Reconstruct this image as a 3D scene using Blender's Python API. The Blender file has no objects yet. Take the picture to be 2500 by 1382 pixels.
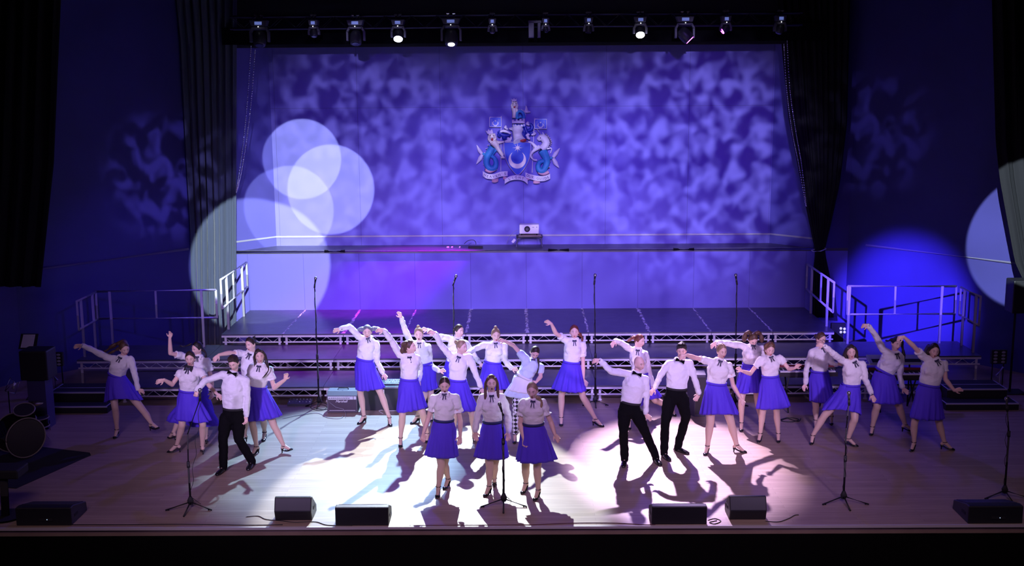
import bpy, math, random
import numpy as np
from mathutils import Vector, Matrix, noise
random.seed(7)
S = bpy.context.scene
COL = S.collection
PI = math.pi
# ------------------------------------------------------------------ camera
F, PIT, YAW, ROL = 2774.7, .1757, .0092, -.0071
CC = Vector((-.0891, -13.8643, 5.6385))
FW = Vector((-math.sin(YAW)*math.cos(PIT), math.cos(YAW)*math.cos(PIT), -math.sin(PIT)))
_r = FW.cross(Vector((0, 0, 1))).normalized(); _u = _r.cross(FW)
RV = math.cos(ROL)*_r + math.sin(ROL)*_u; UV = -math.sin(ROL)*_r + math.cos(ROL)*_u
cd = bpy.data.cameras.new('camera'); cam = bpy.data.objects.new('camera', cd); COL.objects.link(cam)
cd.sensor_width = 36; cd.lens = F/2500*36; cd.clip_end = 200
m3 = Matrix((RV, UV, -FW)).transposed()
cam.matrix_world = Matrix.Translation(CC) @ m3.to_4x4()
S.camera = cam
def ray(x, y): return FW*F + RV*(x-1250) - UV*(y-691)
def atY(x, y, Y):
    d = ray(x, y); return CC + d*((Y-CC.y)/d.y)
def atZ(x, y, Z=0.):
    d = ray(x, y); return CC + d*((Z-CC.z)/d.z)
def atX(x, y, X):
    d = ray(x, y); return CC + d*((X-CC.x)/d.x)
# ------------------------------------------------------------------ world, exposure
w = bpy.data.worlds.new('world'); S.world = w; w.use_nodes = True
w.node_tree.nodes['Background'].inputs[0].default_value = (.12, .08, .5, 1)
w.node_tree.nodes['Background'].inputs[1].default_value = .0015
S.view_settings.view_transform = 'Standard'; S.view_settings.look = 'None'
S.view_settings.exposure = 0; S.view_settings.gamma = 1
S.view_settings.use_curve_mapping = False
# ------------------------------------------------------------------ lamps
def spot(name, loc, tgt, P, col, ang, blend=.3, size=.05, gobo=None):
    l = bpy.data.lights.new(name, 'SPOT'); l.energy = P; l.color = col
    l.spot_size = math.radians(ang); l.spot_blend = blend; l.shadow_soft_size = size
    o = bpy.data.objects.new(name, l); COL.objects.link(o)
    loc = Vector(loc); o.location = loc
    o.rotation_euler = (Vector(tgt)-loc).to_track_quat('-Z', 'Y').to_euler()
    if gobo:
        l.use_nodes = True; nt = l.node_tree; em = nt.nodes['Emission']
        tc = nt.nodes.new('ShaderNodeTexCoord')
        mp = nt.nodes.new('ShaderNodeMapping'); mp.inputs['Scale'].default_value = gobo['scale']
        nz = nt.nodes.new('ShaderNodeTexNoise'); nz.inputs['Scale'].default_value = 1
        nz.inputs['Detail'].default_value = 1.2; nz.inputs['Distortion'].default_value = .45
        rp = nt.nodes.new('ShaderNodeValToRGB')
        rp.color_ramp.elements[0].position = gobo['p'][0]; rp.color_ramp.elements[0].color = (*gobo['c0'], 1)
        rp.color_ramp.elements[1].position = gobo['p'][1]; rp.color_ramp.elements[1].color = (*gobo['c1'], 1)
        nt.links.new(tc.outputs['Normal'], mp.inputs['Vector']); nt.links.new(mp.outputs[0], nz.inputs['Vector'])
        nt.links.new(nz.outputs['Fac'], rp.inputs[0]); nt.links.new(rp.outputs[0], em.inputs['Color'])
    return o
def area(name, loc, tgt, P, col, sx, sy, spread=180):
    l = bpy.data.lights.new(name, 'AREA'); l.energy = P; l.color = col; l.shape = 'RECTANGLE'; l.size = sx; l.size_y = sy
    l.spread = math.radians(spread)
    o = bpy.data.objects.new(name, l); COL.objects.link(o); loc = Vector(loc); o.location = loc
    o.rotation_euler = (Vector(tgt)-loc).to_track_quat('-Z', 'Y').to_euler(); return o
YT = 9.8                                   # depth of the lighting bar
LB = atY(972, 92, YT-.25); LW = atY(1101, 108, YT-.25); LP = atY(1563, 88, YT-.25)
LM = atY(1690, 98, YT-.2); LM2 = atY(1768, 90, YT-.2)
YB = 11.5                                  # back wall
spot('spot_white', LW+Vector((0, -.13, -.08)), atZ(1065, 1172), 11000, (.82, .93, 1), 27, .22, .05)
spot('spot_blue', LB+Vector((0, -.13, -.1)), atZ(850, 1085), 9000, (.36, .64, 1), 28, .5, .08)
spot('spot_pink', LP+Vector((0, -.13, -.1)), atZ(1655, 1115), 15000, (.88, .62, 1), 22.5, .6, .08)
spot('spot_magenta', LM+Vector((-.3, -.2, -.25)), atY(940, 700, 10.6), 15000, (.50, .0, 1), 17, .9, .06)
spot('spot_magenta_low', LM2+Vector((-.35, -.25, -.2)), atZ(860, 860, .5), 10000, (.62, .0, 1), 18, .9, .06)
# gobo lamps at the front of house, breaking up the light on the back wall
for nm, gx, tx, E_ in (('gobo_left', -2.5, 880, 13500), ('gobo_middle', 0, 1290, 12500), ('gobo_right', 2.5, 1680, 22500)):
    spot(nm, (gx, -9, 9.2), atY(tx, 415, YB), E_, (1, 1, 1), 18, 1., .05,
         dict(scale=(72, 62, 62), p=(.41, .66), c0=(.05, .010, .24), c1=(.52, .46, 1.)))
for x in (-3.2, 3.2): spot('deck_wash', (x, YT-.3, 6.5), (x*1.15, 6.2, .4), 700, (.10, .04, 1), 100, .8, .15)
spot('wash_blue', (0, -9, 8.0), atY(1290, 710, 10.6), 9000, (1, 1, 1), 32, .9, .2,
     dict(scale=(40, 26, 26), p=(.38, .62), c0=(.04, .006, .36), c1=(.34, .26, 1.)))
spot('wash_blue_right', (-3, -6, 8.0), atY(2180, 740, 9.0), 70000, (.12, .07, 1), 10, .8, .1)
spot('wash_blue_left', (3, -6, 8.0), atY(330, 700, 9.0), 2200, (.09, .03, 1), 14, .9, .1)
for nm, a_, t_, E_ in (('gobo_wing_left', (4, -8, 8.6), atY(400, 440, 10.2), 12000), ('gobo_wing_right', (-4, -8, 8.6), atY(2125, 330, 10.2), 4500)):
    spot(nm, a_, t_, E_, (1, 1, 1), 8.5, 1., .03, dict(scale=(60, 54, 54), p=(.46, .62), c0=(.002, .001, .02), c1=(.40, .34, 1.)))
G1 = Vector((-2.5, -9, 9.0))
for nm, px, P, an in (('disc_a', (738, 388, 12), 21000, 4.75), ('disc_b', (808, 462, 12), 23500, 5.3), ('disc_c', (708, 515, 12), 17500, 5.3)):
    spot(nm, G1, atY(px[0], px[1], YB), P, (.84, .98, 1), an, .08, .02)
spot('disc_curtain', (-1.5, -9, 9.0), atY(636, 640, 10.3), 32000, (.80, .95, 1), 8.3, .12, .02)
q_ = atY(2535, 572, 7.1); spot('disc_right', (2, -9, 9.0), q_, 34000, (.80, .95, 1), 7.6, .1, .02)
# front of house key on the mid stage, soft fills
spot('key_left', (-5, -16, 7.7), (-3.3, 4.9, 1.55), 13500, (.66, .48, 1), 20.5, .9, .5)
spot('key_right', (6, -16, 7.7), (2.9, 4.6, 1.5), 13000, (.68, .48, 1), 18.5, .9, .5)
area('front_fill', (0, -12, 9.5), (0, 3.5, 1), 80, (.55, .30, 1), 9, 1.5, 50)
area('house_spill', (0, -7, 8.), (0, .3, 0), 42, (1, .70, .52), 12, 1, 60)
# ------------------------------------------------------------------ materials
MATS = {}
def mat(name, col, rough=.6, metal=0., bump=None, emit=None, var=None, spec=.5, sheen=0):
    if name in MATS: return MATS[name]
    m = bpy.data.materials.new(name); m.use_nodes = True; nt = m.node_tree; b = nt.nodes['Principled BSDF']
    b.inputs['Base Color'].default_value = (*col, 1); b.inputs['Roughness'].default_value = rough
    b.inputs['Metallic'].default_value = metal; b.inputs['Specular IOR Level'].default_value = spec
    if sheen: b.inputs['Sheen Weight'].default_value = sheen
    if emit: b.inputs['Emission Color'].default_value = (*emit[0], 1); b.inputs['Emission Strength'].default_value = emit[1]
    tc = nt.nodes.new('ShaderNodeTexCoord')
    if var:                                  # (scale vector, amount)
        mp = nt.nodes.new('ShaderNodeMapping'); mp.inputs['Scale'].default_value = var[0]
        nz = nt.nodes.new('ShaderNodeTexNoise'); nz.inputs['Scale'].default_value = 1; nz.inputs['Detail'].default_value = 4
        mx = nt.nodes.new('ShaderNodeValToRGB')
        a = var[1]
        mx.color_ramp.elements[0].position = .3; mx.color_ramp.elements[1].position = .7
        mx.color_ramp.elements[0].color = (*[c*(1-a) for c in col], 1); mx.color_ramp.elements[1].color = (*[min(1, c*(1+a)) for c in col], 1)
        nt.links.new(tc.outputs['Object'], mp.inputs[0]); nt.links.new(mp.outputs[0], nz.inputs['Vector'])
        nt.links.new(nz.outputs['Fac'], mx.inputs[0]); nt.links.new(mx.outputs[0], b.inputs['Base Color'])
    if bump:                                 # (scale vector, strength, distance)
        mp = nt.nodes.new('ShaderNodeMapping'); mp.inputs['Scale'].default_value = bump[0]
        nz = nt.nodes.new('ShaderNodeTexNoise'); nz.inputs['Scale'].default_value = 1; nz.inputs['Detail'].default_value = 3
        bp = nt.nodes.new('ShaderNodeBump'); bp.inputs['Strength'].default_value = bump[1]; bp.inputs['Distance'].default_value = bump[2]
        nt.links.new(tc.outputs['Object'], mp.inputs[0]); nt.links.new(mp.outputs[0], nz.inputs['Vector'])
        nt.links.new(nz.outputs['Fac'], bp.inputs['Height']); nt.links.new(bp.outputs[0], b.inputs['Normal'])
    MATS[name] = m; return m
def floor_mat():
    m = mat('floor_boards', (.42, .31, .23), .42, spec=.4); nt = m.node_tree; b = nt.nodes['Principled BSDF']; N = nt.nodes.new; L = nt.links.new
    tc = N('ShaderNodeTexCoord'); br = N('ShaderNodeTexBrick'); br.inputs['Scale'].default_value = 1
    br.inputs['Brick Width'].default_value = 1.7; br.inputs['Row Height'].default_value = .085; br.inputs['Mortar Size'].default_value = .0025
    br.inputs['Color1'].default_value = (.44, .33, .25, 1); br.inputs['Color2'].default_value = (.36, .265, .195, 1); br.inputs['Mortar'].default_value = (.29, .21, .16, 1)
    mp = N('ShaderNodeMapping'); mp.inputs['Scale'].default_value = (1.2, 22, 1)
    nz = N('ShaderNodeTexNoise'); nz.inputs['Scale'].default_value = 2; nz.inputs['Detail'].default_value = 6
    mx = N('ShaderNodeMix'); mx.data_type = 'RGBA'; mx.blend_type = 'MULTIPLY'; mx.inputs[0].default_value = .55
    rp = N('ShaderNodeValToRGB'); rp.color_ramp.elements[0].position = .3; rp.color_ramp.elements[0].color = (.62, .6, .58, 1); rp.color_ramp.elements[1].position = .65
    L(tc.outputs['Object'], br.inputs['Vector']); L(tc.outputs['Object'], mp.inputs[0]); L(mp.outputs[0], nz.inputs['Vector'])
    L(nz.outputs['Fac'], rp.inputs[0]); L(br.outputs['Color'], mx.inputs[6]); L(rp.outputs[0], mx.inputs[7]); L(mx.outputs[2], b.inputs['Base Color'])
    return m
def wall_mat(name, col, wid, hei, off=(0, 0, 0)):
    m = mat(name, col, .62, spec=.35); nt = m.node_tree; b = nt.nodes['Principled BSDF']; N = nt.nodes.new; L = nt.links.new
    tc = N('ShaderNodeTexCoord'); mp = N('ShaderNodeMapping'); mp.inputs['Rotation'].default_value = (PI/2, 0, 0); mp.inputs['Location'].default_value = off
    br = N('ShaderNodeTexBrick'); br.offset = 0; br.inputs['Scale'].default_value = 1; br.inputs['Brick Width'].default_value = wid; br.inputs['Row Height'].default_value = hei
    br.inputs['Mortar Size'].default_value = .006; br.inputs['Mortar Smooth'].default_value = .3
    br.inputs['Color1'].default_value = (*col, 1); br.inputs['Color2'].default_value = (*[c*.95 for c in col], 1); br.inputs['Mortar'].default_value = (*[c*.62 for c in col], 1)
    L(tc.outputs['Object'], mp.inputs[0]); L(mp.outputs[0], br.inputs['Vector']); L(br.outputs['Color'], b.inputs['Base Color'])
    return m
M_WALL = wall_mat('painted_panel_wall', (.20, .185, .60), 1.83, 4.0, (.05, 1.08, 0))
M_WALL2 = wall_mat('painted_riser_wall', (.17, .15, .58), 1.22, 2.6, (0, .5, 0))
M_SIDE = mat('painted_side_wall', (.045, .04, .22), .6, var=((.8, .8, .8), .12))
M_BLACK = mat('matt_black', (.012, .012, .014), .75)
M_BLK2 = mat('black_cabinet', (.012, .012, .016), .5, bump=((300, 300, 300), .3, .002))
M_CURT = mat('curtain_cloth', (.085, .10, .155), .95, sheen=.3, bump=((60, 60, 8), .3, .004), spec=.1)
M_CURTB = mat('black_curtain_cloth', (.018, .018, .022), .95, spec=.1)
M_ALU = mat('aluminium', (.78, .76, .80), .42, .25)
M_STEEL = mat('grey_tube_steel', (.70, .69, .74), .4, .2)
M_CHROME = mat('chrome', (.8, .8, .85), .15, 1.)
M_WHITE = mat('white_tape', (.8, .8, .8), .6)
M_TAPE = mat('worn_tape', (.85, .83, .80), .6, var=((9, 9, 9), .8))
M_FLOOR = floor_mat()
M_DECK = mat('black_deck_top', (.065, .065, .095), .33, var=((5, 5, 5), .25), bump=((40, 40, 40), .15, .002), spec=.6)
M_LEDGE = mat('ledge_top', (.09, .09, .11), .35, spec=.6)
M_CABLE = mat('cable', (.012, .012, .014), .5)
# ------------------------------------------------------------------ mesh helpers
def V(*a): return Vector(a)
def frame_from(d, up=None):
    d = d.normalized(); u = up or Vector((0, 0, 1))
    if abs(d.dot(u)) > .97: u = Vector((0, 1, 0))
    x = d.cross(u).normalized(); y = x.cross(d).normalized(); return x, y
class MB:
    def __init__(s): s.v = []; s.f = []; s.m = []
    def add(s, vs, fs, mi=0):
        n = len(s.v); s.v += [tuple(v) for v in vs]; s.f += [tuple(i+n for i in f) for f in fs]; s.m += [mi]*len(fs)
    def box(s, a, b, mi=0):
        (x0, y0, z0), (x1, y1, z1) = a, b
        s.add([(x0, y0, z0), (x1, y0, z0), (x1, y1, z0), (x0, y1, z0), (x0, y0, z1), (x1, y0, z1), (x1, y1, z1), (x0, y1, z1)],
              [(0, 3, 2, 1), (4, 5, 6, 7), (0, 1, 5, 4), (1, 2, 6, 5), (2, 3, 7, 6), (3, 0, 4, 7)], mi)
    def obox(s, c, ax, ay, az, mi=0):        # half-axis vectors
        c = Vector(c)
        vs = [c+ax*i+ay*j+az*k for k in (-1, 1) for i, j in ((-1, -1), (1, -1), (1, 1), (-1, 1))]
        s.add(vs, [(0, 3, 2, 1), (4, 5, 6, 7), (0, 1, 5, 4), (1, 2, 6, 5), (2, 3, 7, 6), (3, 0, 4, 7)], mi)
    def rings(s, R, cap=True, mi=0, close=True):
        n = len(R[0]); vs = [p for r in R for p in r]; fs = []
        for i in range(len(R)-1):
            for j in range(n if close else n-1):
                k = (j+1) % n; fs.append((i*n+j, i*n+k, (i+1)*n+k, (i+1)*n+j))
        if cap: fs.append(tuple(range(n-1, -1, -1))); fs.append(tuple((len(R)-1)*n+j for j in range(n)))
        s.add(vs, fs, mi)
    def tube(s, pts, r, n=8, mi=0, cap=True):
        pts = [Vector(p) for p in pts]; rr = r if isinstance(r, (list, tuple)) else [r]*len(pts); R = []
        px = None
        for i, p in enumerate(pts):
            d = (pts[min(i+1, len(pts)-1)]-pts[max(i-1, 0)])
            if d.length < 1e-6: d = Vector((0, 0, 1))
            d.normalize()
            if px is None: x, y = frame_from(d)
            else:
                x = (px-d*px.dot(d))
                if x.length < 1e-4: x, _ = frame_from(d)
                x.normalize(); y = d.cross(x)
            px = x
            R.append([p+(x*math.cos(2*PI*j/n)+y*math.sin(2*PI*j/n))*rr[i] for j in range(n)])
        s.rings(R, cap, mi)
    def ell(s, c, ax, ay, az, nu=16, nv=10, mi=0):
        c = Vector(c); vs = [c+az]; fs = []
        for i in range(1, nv):
            t = PI*i/nv
            for j in range(nu):
                p = 2*PI*j/nu; vs.append(c+az*math.cos(t)+(ax*math.cos(p)+ay*math.sin(p))*math.sin(t))
        vs.append(c-az); L = len(vs)-1
        for j in range(nu):
            k = (j+1) % nu; fs.append((0, 1+j, 1+k)); fs.append((L, 1+(nv-2)*nu+k, 1+(nv-2)*nu+j))
        for i in range(nv-2):
            for j in range(nu):
                k = (j+1) % nu; a = 1+i*nu; fs.append((a+j, a+nu+j, a+nu+k, a+k))
        s.add(vs, fs, mi)
    def sph(s, c, r, n=12, mi=0): s.ell(c, V(r, 0, 0), V(0, r, 0), V(0, 0, r), n, max(6, n*2//3), mi)
    def cap(s, p0, p1, r0, r1, n=12, mi=0):  # tapered capsule
        p0, p1 = Vector(p0), Vector(p1); d = p1-p0; L = d.length
        if L < 1e-5: return
        d /= L; x, y = frame_from(d); R = []
        for t in (-.98, -.8, -.45, 0): R.append((p0+d*(r0*t), r0*math.sqrt(1-t*t)))
        for t in (.25, .5, .75): R.append((p0.lerp(p1, t), r0+(r1-r0)*t))
        for t in (0, .45, .8, .98): R.append((p1+d*(r1*t), r1*math.sqrt(1-t*t)))
        s.rings([[c+(x*math.cos(2*PI*j/n)+y*math.sin(2*PI*j/n))*r for j in range(n)] for c, r in R], True, mi)
    def chain(s, pts, rs, n=12):
        for i in range(len(pts)-1): s.cap(pts[i], pts[i+1], rs[i], rs[i+1], n)
    def cyl(s, a, b, r, n=16, mi=0, r2=None): s.tube([a, b], [r, r if r2 is None else r2], n, mi)
    def prism(s, poly, d, mi=0):             # poly: list of Vectors, extruded by d
        n = len(poly); d = Vector(d); vs = [Vector(p) for p in poly]+[Vector(p)+d for p in poly]
        s.add(vs, [tuple(range(n)), tuple(range(2*n-1, n-1, -1))]+[(i, i+n, (i+1) % n+n, (i+1) % n) for i in range(n)], mi)
    def build(s, name, m, parent=None, smooth=False, voxel=None, sm=0, bevel=0, solid=0, sub=0):
        me = bpy.data.meshes.new(name); me.from_pydata(s.v, [], s.f); me.update()
        for q in (m if isinstance(m, (list, tuple)) else [m]): me.materials.append(q)
        if any(s.m): me.polygons.foreach_set('material_index', s.m)
        import bmesh
        bm = bmesh.new(); bm.from_mesh(me); bmesh.ops.recalc_face_normals(bm, faces=bm.faces); bm.to_mesh(me); bm.free()
        if smooth: me.polygons.foreach_set('use_smooth', [True]*len(me.polygons))
        o = bpy.data.objects.new(name, me); COL.objects.link(o)
        if voxel:
            q = o.modifiers.new('remesh', 'REMESH'); q.mode = 'VOXEL'; q.voxel_size = voxel; q.use_smooth_shade = True
        if sm: q = o.modifiers.new('smooth', 'SMOOTH'); q.factor = .5; q.iterations = sm
        if solid: q = o.modifiers.new('solid', 'SOLIDIFY'); q.thickness = solid; q.offset = 0
        if bevel: q = o.modifiers.new('bevel', 'BEVEL'); q.width = bevel; q.segments = 2; q.limit_method = 'ANGLE'
        if sub: q = o.modifiers.new('sub', 'SUBSURF'); q.levels = sub; q.render_levels = sub
        if parent:
            o.parent = parent; o.matrix_parent_inverse = parent.matrix_basis.inverted()
        return o
def tag(o, label, cat, group=None, kind=None):
    o['label'] = label; o['category'] = cat
    if group: o['group'] = group
    if kind: o['kind'] = kind
    return o
def thing(name, label, cat, loc=(0, 0, 0), group=None):
    o = bpy.data.objects.new(name, None); o.empty_display_size = .1; COL.objects.link(o); o.location = loc
    return tag(o, label, cat, group)
def struct(o): o['kind'] = 'structure'; return o
def poly_extrude_text(txt, size, depth, mat_, name, parent, mtx, tagger=None, align='CENTER', shear=0):
    c = bpy.data.curves.new(name, 'FONT'); c.body = txt; c.size = size; c.extrude = depth; c.align_x = align; c.align_y = 'CENTER'; c.shear = shear
    o = bpy.data.objects.new(name+'_t', c); COL.objects.link(o)
    bpy.context.view_layer.update()
    me = bpy.data.meshes.new_from_object(o.evaluated_get(bpy.context.evaluated_depsgraph_get()))
    bpy.data.objects.remove(o); me.materials.clear(); me.materials.append(mat_)
    me.transform(mtx)
    q = bpy.data.objects.new(name, me); COL.objects.link(q)
    if parent: q.parent = parent; q.matrix_parent_inverse = parent.matrix_basis.inverted()
    return q
# ================================================================== SETTING
YD, Z3, Z2, Z1, DD = 8.232, .706, .494, .283, 1.22
Y2, Y1, YW, ZL = YD-DD, YD-2*DD, YD+2*DD, 2.016
HX = 10*DD/2
b = MB(); b.box((-14, 0, -.12), (14, YW+.6, 0)); struct(b.build('floor', M_FLOOR))
b = MB(); b.box((-14, -.012, -1.6), (14, .05, -.125)); struct(b.build('wall_stage_front', mat('stage_front_black', (.004, .004, .004), .95, spec=.05)))
b = MB(); b.box((-14, -.035, -.03), (14, 0, .003)); struct(b.build('trim_1', mat('pale_edge_trim', (.50, .46, .47), .6)))
b = MB(); b.box((-16, -9, -1.65), (16, 0, -1.6)); struct(b.build('floor_hall', M_BLACK))
# upstage wall under the ledge, ledge, recess
b = MB(); b.box((-7.3, YW, 0), (7.3, YW+.12, ZL-.06)); struct(b.build('wall_back_lower', M_WALL2))
xl, xr = atY(577, 612, YW).x, atY(1986, 605, YW).x
bl, br_ = atY(675, 590, YB).x, atY(1878, 585, YB).x
ZT = atY(1290, 116, YB).z
b = MB(); b.prism([V(-7.3, YW, ZL-.06), V(7.3, YW, ZL-.06), V(7.3, YB+.15, ZL-.06), V(-7.3, YB+.15, ZL-.06)], (0, 0, .06)); struct(b.build('trim_ledge', M_LEDGE))
b = MB(); b.box((bl-.02, YB, ZL), (br_+.02, YB+.12, 8.2)); struct(b.build('wall_back', M_WALL))
for nm, a, c, s in (('wall_recess_left', V(xl, YW, 0), V(bl, YB, 0), -1), ('wall_recess_right', V(xr, YW, 0), V(br_, YB, 0), 1)):
    b = MB(); b.prism([V(a.x, a.y+.01, ZL), V(c.x, c.y, ZL), V(c.x+s*.12, c.y+.1, ZL), V(a.x+s*.12, a.y+.1, ZL)], (0, 0, 6.2)); struct(b.build(nm, mat('recess_paint', (.13, .12, .46), .6)))
for s, x0 in ((-1, xl), (1, xr)):
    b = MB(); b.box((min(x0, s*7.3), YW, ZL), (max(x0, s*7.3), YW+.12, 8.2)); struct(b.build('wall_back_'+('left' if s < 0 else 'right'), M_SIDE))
b = MB(); b.box((xl, YW-.02, atY(1290, 112, YW).z), (xr, YW+.1, 8.2)); struct(b.build('wall_header', mat('header_paint', (.02, .02, .035), .8)))
# moulding along the recess and side walls
zm = atY(1290, 574, YB).z; b = MB()
b.box((bl, YB-.03, zm-.02), (br_, YB, zm+.015))
b.prism([V(xl, YW, zm-.02), V(bl, YB-.03, zm-.02), V(bl, YB, zm-.02), V(xl, YW+.04, zm-.02)], (0, 0, .035))
b.prism([V(xr, YW, zm-.02), V(br_, YB-.03, zm-.02), V(br_, YB, zm-.02), V(xr, YW+.04, zm-.02)], (0, 0, .035))
struct(b.build('trim_2', mat('moulding_paint', (.42, .41, .48), .45)))
# splayed side walls
for s, nm in ((-1, 'left'), (1, 'right')):
    p = [V(s*7.0, YW, 0), V(s*9.75, 7.4, 0), V(s*12.2, 2.5, 0), V(s*12.4, 2.6, 0), V(s*9.9, 7.6, 0), V(s*7.1, YW+.15, 0)]
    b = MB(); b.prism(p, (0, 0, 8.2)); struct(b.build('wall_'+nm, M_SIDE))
    b = MB(); zq = 2.13
    b.tube([V(s*7.28, 10.31, zq), V(s*9.72, 7.38, zq), V(s*12.15, 2.5, zq)], .028, 6); struct(b.build('trim_'+('3' if s < 0 else '4'), mat('wing_moulding_paint', (.16, .15, .24), .5)))
za, zb = atY(1290, 104, 10.3).z, atY(1290, 62, 10.3).z
b = MB(); b.box((xl+.02, 10.28, za), (xr-.02, 10.31, zb)); struct(b.build('trim_border', mat('black_border', (.006, .006, .008), 1., spec=.0)))
b = MB(); b.box((-14, -1, 8.2), (14, 12, 8.3)); struct(b.build('ceiling', M_BLACK))
# pipe along the ledge front
b = MB(); zz = ZL+.0
b.tube([V(xl+.02, YW-.04, zz), V(xr-.02, YW-.04, zz)], .028, 10)
tag(b.build('ledge_pipe', M_STEEL, smooth=True), 'long thin metal pipe along the front edge of the upstage ledge', 'pipe')
for x, q in ((-4.4, 'below the pale discs of light, leftmost'), (.48, 'just right of the projector'), (3.2, 'right of centre, farthest right')):
    b = MB(); b.tube([V(x, YW-.04, zz), V(x+.45, YW-.04, zz)], .031, 10)
    tag(b.build('pipe_tape', M_BLACK, smooth=True), 'dark tape wound around the ledge pipe '+q, 'tape')
# ------------------------------------------------------------------ decks
def deck(x0, x1, y0, y1, z, h, label, group, tape=None):
    t = thing('stage_deck', label, 'stage platform', (x0, y0, 0), group)
    b = MB(); b.box((x0+.003, y0, z-.025), (x1-.003, y1-.003, z)); b.build('deck_top', M_DECK, t)
    b = MB(); b.box((x0+.006, y0-.012, z-.062), (x1-.006, y0+.04, z-.026)); b.box((x0+.02, y0, z-.175), (x1-.02, y0+.03, z-.15))
    b.box((x0+.006, y0+.04, z-.062), (x0+.04, y1-.01, z-.03)); b.box((x1-.04, y0+.04, z-.062), (x1-.006, y1-.01, z-.03))
    n = max(4, round((x1-x0)/.305)); w_ = (x1-x0-.12)/n
    for i in range(n):
        a = x0+.06+i*w_
        b.tube([V(a, y0+.012, z-.06), V(a+w_*.42, y0+.012, z-.152)], .008, 6)
        b.tube([V(a+w_*.58, y0+.012, z-.152), V(a+w_, y0+.012, z-.06)], .008, 6)
    b.build('truss_frame', M_ALU, t)
    zb = max(0, z-h)
    for lx in (x0+.07, x1-.07):
        for ly in (y0+.05, y1-.1):
            if ly < y0+.06 or h > .25:
                bb = MB(); bb.tube([V(lx, ly, z-.03), V(lx, ly, 0)], .024, 10); bb.tube([V(lx, ly, .02), V(lx, ly, 0)], .036, 10); bb.build('leg', M_ALU, t, True)
    return t
ORD = ['first', 'second', 'third', 'fourth', 'fifth', 'sixth', 'seventh', 'eighth', 'ninth', 'tenth']
for i in range(10):
    deck(-HX+i*DD, -HX+(i+1)*DD, YD, YW-.01, Z3, .21, 'black topped platform with aluminium truss edge, %s from the left in the top tier' % ORD[i], 'top tier platforms')
for i in range(7):
    x0 = -8.54+i*2.44
    side = i in (0, 6)
    deck(x0, x0+2.44, Y2, YD-.005, Z2, .21, 'black topped platform with aluminium truss edge, %s from the left in the middle tier' % ORD[i], 'middle tier platforms')
for i in range(7):
    x0, x1 = (-7.32, -6.1) if i == 0 else (6.1, 7.32) if i == 6 else (-6.1+(i-1)*2.44, -6.1+i*2.44)
    deck(x0, x1, Y1, Y2-.005, Z1, .28, 'black topped platform with aluminium truss edge, %s from the left in the lowest tier' % ORD[i], 'lowest tier platforms')
# worn tape on the joints of the top tier
for i in range(1, 10):
    x = -HX+i*DD; b = MB(); rnd = random.Random(i)
    y = YD+.02
    while y < YW-.1:
        l = rnd.uniform(.06, .26); ww = rnd.uniform(.010, .026)*(1.7 if i in (2, 4, 5, 7) else 1)
        if True:
            o_ = rnd.uniform(-.015, .015)
            b.prism([V(x-ww+o_, y, Z3+.0005), V(x+ww+o_, y+.02, Z3+.0005), V(x+ww*.6+o_, y+l, Z3+.0005), V(x-ww*.5+o_, y+l*.9, Z3+.0005)], (0, 0, .001))
        y += l*rnd.uniform(.7, .86)
    tag(b.build('tape_strip', M_TAPE), 'flaking pale tape on the %s joint from the left of the top tier' % ORD[i-1], 'tape', 'worn tape strips')
# side steps with white edge lines
for s, nm in ((-1, 'left'), (1, 'right')):
    xa, xb = (atZ(92, 994, .12).x, atZ(262, 992, .12).x) if s < 0 else (atZ(2310, 986, .12).x, atZ(2487, 984, .12).x)
    t = thing('step_unit', 'low two-tread black step unit with white edge lines at the far %s of the risers' % nm, 'steps', ((xa+xb)/2, 5, 0))
    yf = atZ((92+262)/2 if s < 0 else 2400, 993 if s < 0 else 985, .12).y
    xc = xb+1.1 if s < 0 else xb; xd = xa if s < 0 else xa-1.
    if s < 0: xc = -6.9
    else: xd = 7.0
    for z, y0, y1, q in ((.12, yf, yf+.4, 0), (.27, yf+.38, yf+1.0, 1)):
        lo, hi = (xa, xb) if not q else (min(xa, xd)+.03, max(xb, xc)-.05)
        if q and s < 0: lo = xa+.05; hi = -7.35
        if q and s > 0: lo = 7.35; hi = xb-.05
        b = MB(); b.box((lo, y0, 0), (hi, y1, z)); b.build('tread', M_BLACK, t)
        b = MB()
        b.box((lo, y0-.004, z-.02), (hi, y0+.02, z+.003)); b.box((lo, y0+.02, z), (lo+.022, y1-.04, z+.003)); b.box((hi-.022, y0+.02, z), (hi, y1-.04, z+.003))
        if q: b.box((lo, y0+.3, z), (hi, y0+.322, z+.003))
        b.build('edge_line', mat('edge_paint', (.42, .42, .5), .5), t)
# ------------------------------------------------------------------ railings
def rail(label, corners, mids, posts, zb, r=.024):
    # corners: TL, TR, BR, BL world; mids: fractions; posts: list of (top point, bottom point)
    t = thing('guard_rail', label, 'railing', (posts[0][0].x, posts[0][0].y, zb))
    TL, TR, BR, BL = corners
    b = MB(); b.tube([TL, TR], r, 8); b.build('top_rail', M_STEEL, t, True)
    b = MB(); b.tube([BL, BR], r, 8); b.build('bottom_rail', M_STEEL, t, True)
    for f in [0, 1]+list(mids):
        b = MB(); b.tube([TL.lerp(TR, f), BL.lerp(BR, f)], r*.9, 8); b.build('upright', M_STEEL, t, True)
    for p, q in posts:
        b = MB(); b.tube([p, q], r*1.15, 8); b.build('post', M_STEEL, t, True)
YR = 8.1
def P2(x, y, Y=YR): return atY(x, y, Y)
def post(x, y, Y, zb):
    a = atY(x, y, Y); return (a, V(a.x, Y, zb))
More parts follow.
